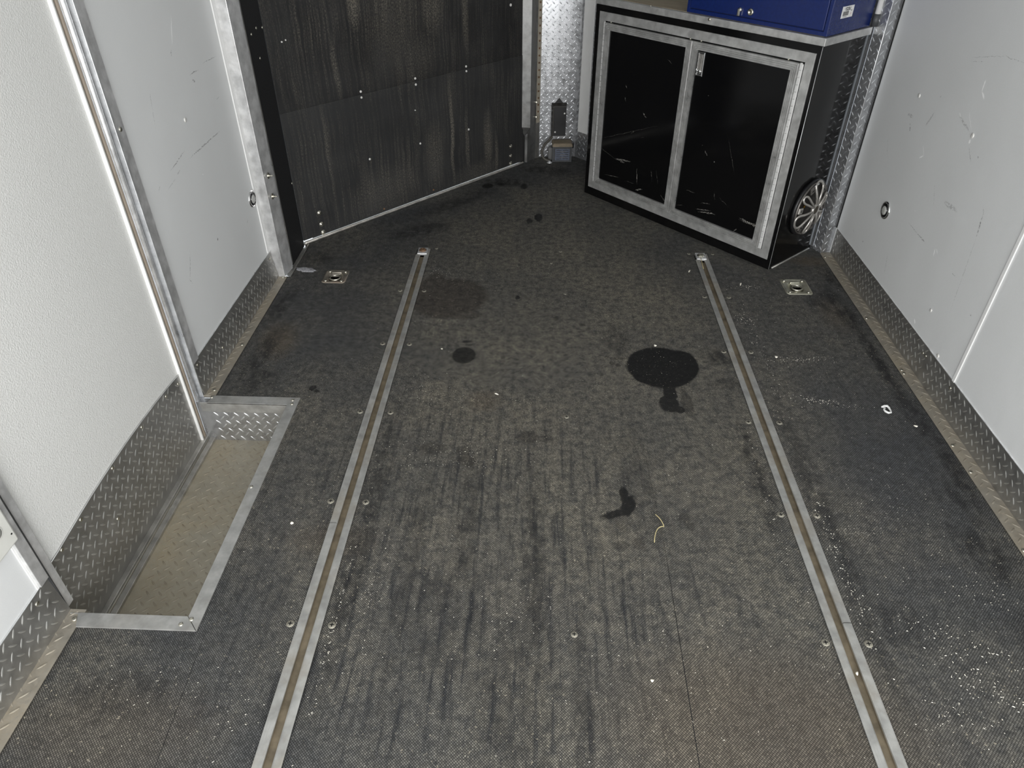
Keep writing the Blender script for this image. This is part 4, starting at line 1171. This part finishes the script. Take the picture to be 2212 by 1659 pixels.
for _ in range(5200):
    x, y = rnd.uniform(-1.03, 1.25), .55 + 2.3 * rnd.random() ** 1.15
    if ok(x, y) and rnd.random() < (.30 if x < -.55 else .6 if x < .75 else .9): flake(db, x, y, .0007 + .0017 * rnd.random() ** 2.5)
for a in [(.95, 2.10, .12, .02, 90, .0012, .003, 5), (.95, 1.86, .14, .02, 110, .0012, .0032, -12), (.86, 2.62, .06, .03, 40, .0012, .003), (.80, 2.36, .05, .05, 60, .0012, .003), (.82, 2.1, .03, .3, 70, .0012, .003), (.79, 1.2, .02, .30, 110, .0015, .004),
          (.95, 1.0, .14, .05, 90, .0015, .0040, -25), (1.02, .86, .14, .04, 90, .0015, .0045, -30), (.90, .80, .10, .06, 60, .0015, .0040), (.86, 1.30, .06, .03, 70, .0010, .002, 0), (1.1, 1.1, .1, .1, 60, .0012, .0035), (.97, 1.40, .2, .25, 150, .0010, .0025),
          (-.10, 1.0, .20, .15, 120, .0012, .0030), (-.30, 1.58, .20, .12, 130, .0010, .0026), (-.35, 1.85, .12, .12, 110, .0010, .0026), (-.15, 1.55, .15, .05, 60, .001, .003), (-.38, 1.05, .05, .25, 80, .0012, .003), (-.45, 1.0, .012, .35, 90, .0012, .0035),
          (.66, 1.2, .02, .5, 60, .0012, .0028), (.44, 2.03, .1, .1, 40, .0008, .0018), (-.40, 2.68, .10, .05, 40, .0012, .003), (-.35, 2.30, .12, .03, 40, .0012, .0028), (-.6, .75, .2, .12, 60, .0012, .003), (-.85, .8, .15, .1, 50, .0012, .003), (.3, .9, .3, .2, 120, .0012, .003), (.1, 1.9, .3, .3, 90, .0008, .0018), (.47, 1.42, .15, .15, 60, .001, .0025)]:
    clump(*a)
dbo = db.build('debris', M['chip'], recalc=False)
tag(dbo, 'countless pale crumbs and shavings scattered over the rubber mat', 'debris', kind='stuff')
# larger pieces that can be told apart
def chip(name, label, cat, x, y, L, wd, h, rot, mat=M['chip'], group='larger white bits on the mat'):
    b = MB(); vs = []; n = 10
    for lev, sc in ((0, .85), (.5, 1), (1, .6)):
        for k in range(n):
            a = 2 * PI * k / n; rr = 1 + .18 * math.sin(3 * a + L * 900) + .1 * math.sin(5 * a)
            vs.append((L / 2 * sc * rr * math.cos(a), wd / 2 * sc * rr * math.sin(a), h * lev))
    fs = [(i * n + k, i * n + (k + 1) % n, (i + 1) * n + (k + 1) % n, (i + 1) * n + k) for i in range(2) for k in range(n)] + [tuple(range(2 * n, 3 * n))]
    b.add(vs, fs, True); o = b.build(name, mat, loc=(x, y, 0)); o.rotation_euler = (0, 0, math.radians(rot))
    return tag(o, label, cat, group)


chip('pebble', 'white pellet on the mat between left floor track and step well', 'pellet', -.637, 1.272, .0090, .0080, .005, 0)
chip('wood_chip', 'long white sliver in the middle of the mat, above the curved cut', 'chip', -.121, 1.858, .016, .0045, .003, -30)
chip('wood_chip', 'pale flake at the top edge of the large black oil stain', 'chip', .440, 2.168, .010, .012, .003, 20)
chip('wood_chip', 'white oval flake on the mat right of the right floor track', 'chip', .862, 2.113, .010, .012, .003, 20)
chip('wood_chip', 'thin white splinter just right of the right floor track near the cabinet', 'chip', .850, 2.640, .006, .026, .003, -20)
chip('wood_chip', 'small white splinter left of the front end of the right floor track', 'chip', .655, 2.745, .006, .022, .003, -25)
chip('wood_chip', 'white flake lying in the groove of the right floor track', 'chip', .727, .892, .0055, .010, .003, -20)
chip('wood_chip', 'white flake right of the lower right floor track beside smaller crumbs', 'chip', 1.203, 1.748, .013, .008, .003, -20)
chip('wood_chip', 'white flake near the thin seam in the lower middle of the mat', 'chip', .275, .857, .0075, .007, .003, 0)
chip('wood_chip', 'tiny white flake on the mat by the left floor track below the round spot', 'chip', -.333, 2.115, .007, .009, .002, 30)
g = MB()
g.tube([(-.013 + .0 , .010, .004), (-.004, .013, .006), (.006, .014, .006), (.009, .006, .005), (.0095, -.006, .004), (.007, -.017, .004), (-.001, -.019, .004), (-.008, -.012, .004), (-.010, -.003, .004), (-.004, .004, .005), (-.009, .007, .005)], [.0028, .004, .004, .0036, .003, .0032, .0036, .0036, .003, .0028, .0024], 8)
tag(g.build('torn_foam_hole', M['paper'], loc=(1.141, 1.826, 0)), 'white foam rim of a torn hole in the mat by the right kick plate', 'worn patch')  # ring laid on top stands in for a torn hole showing foam
g = MB(); A0, A1, A2 = Vector((.340, 1.341, .003)), Vector((.353, 1.325, .006)), Vector((.358, 1.301, .003))
g.tube([A0.lerp(A1, t).lerp(A1.lerp(A2, t), t) for t in [i / 8 for i in range(9)]], .0011, 6)
A0, A1, A2 = Vector((.358, 1.299, .003)), Vector((.333, 1.298, .007)), Vector((.326, 1.243, .003))
g.tube([A0.lerp(A1, t).lerp(A1.lerp(A2, t), t) for t in [i / 10 for i in range(11)]], .0012, 6)
tag(g.build('dry_grass_stem', M['straw']), 'bent straw-coloured grass stem on the mat right of the long dark stain', 'straw')
b = MB(); b.tube([(.722, 2.862, .010), (.722, 2.84, .006), (.720, 2.80, .004), (.7185, 2.765, .003)], .0011, 6)
tag(b.build('pale_splinter', M['straw']), 'thin pale splinter lying along the front of the right floor track', 'splinter')
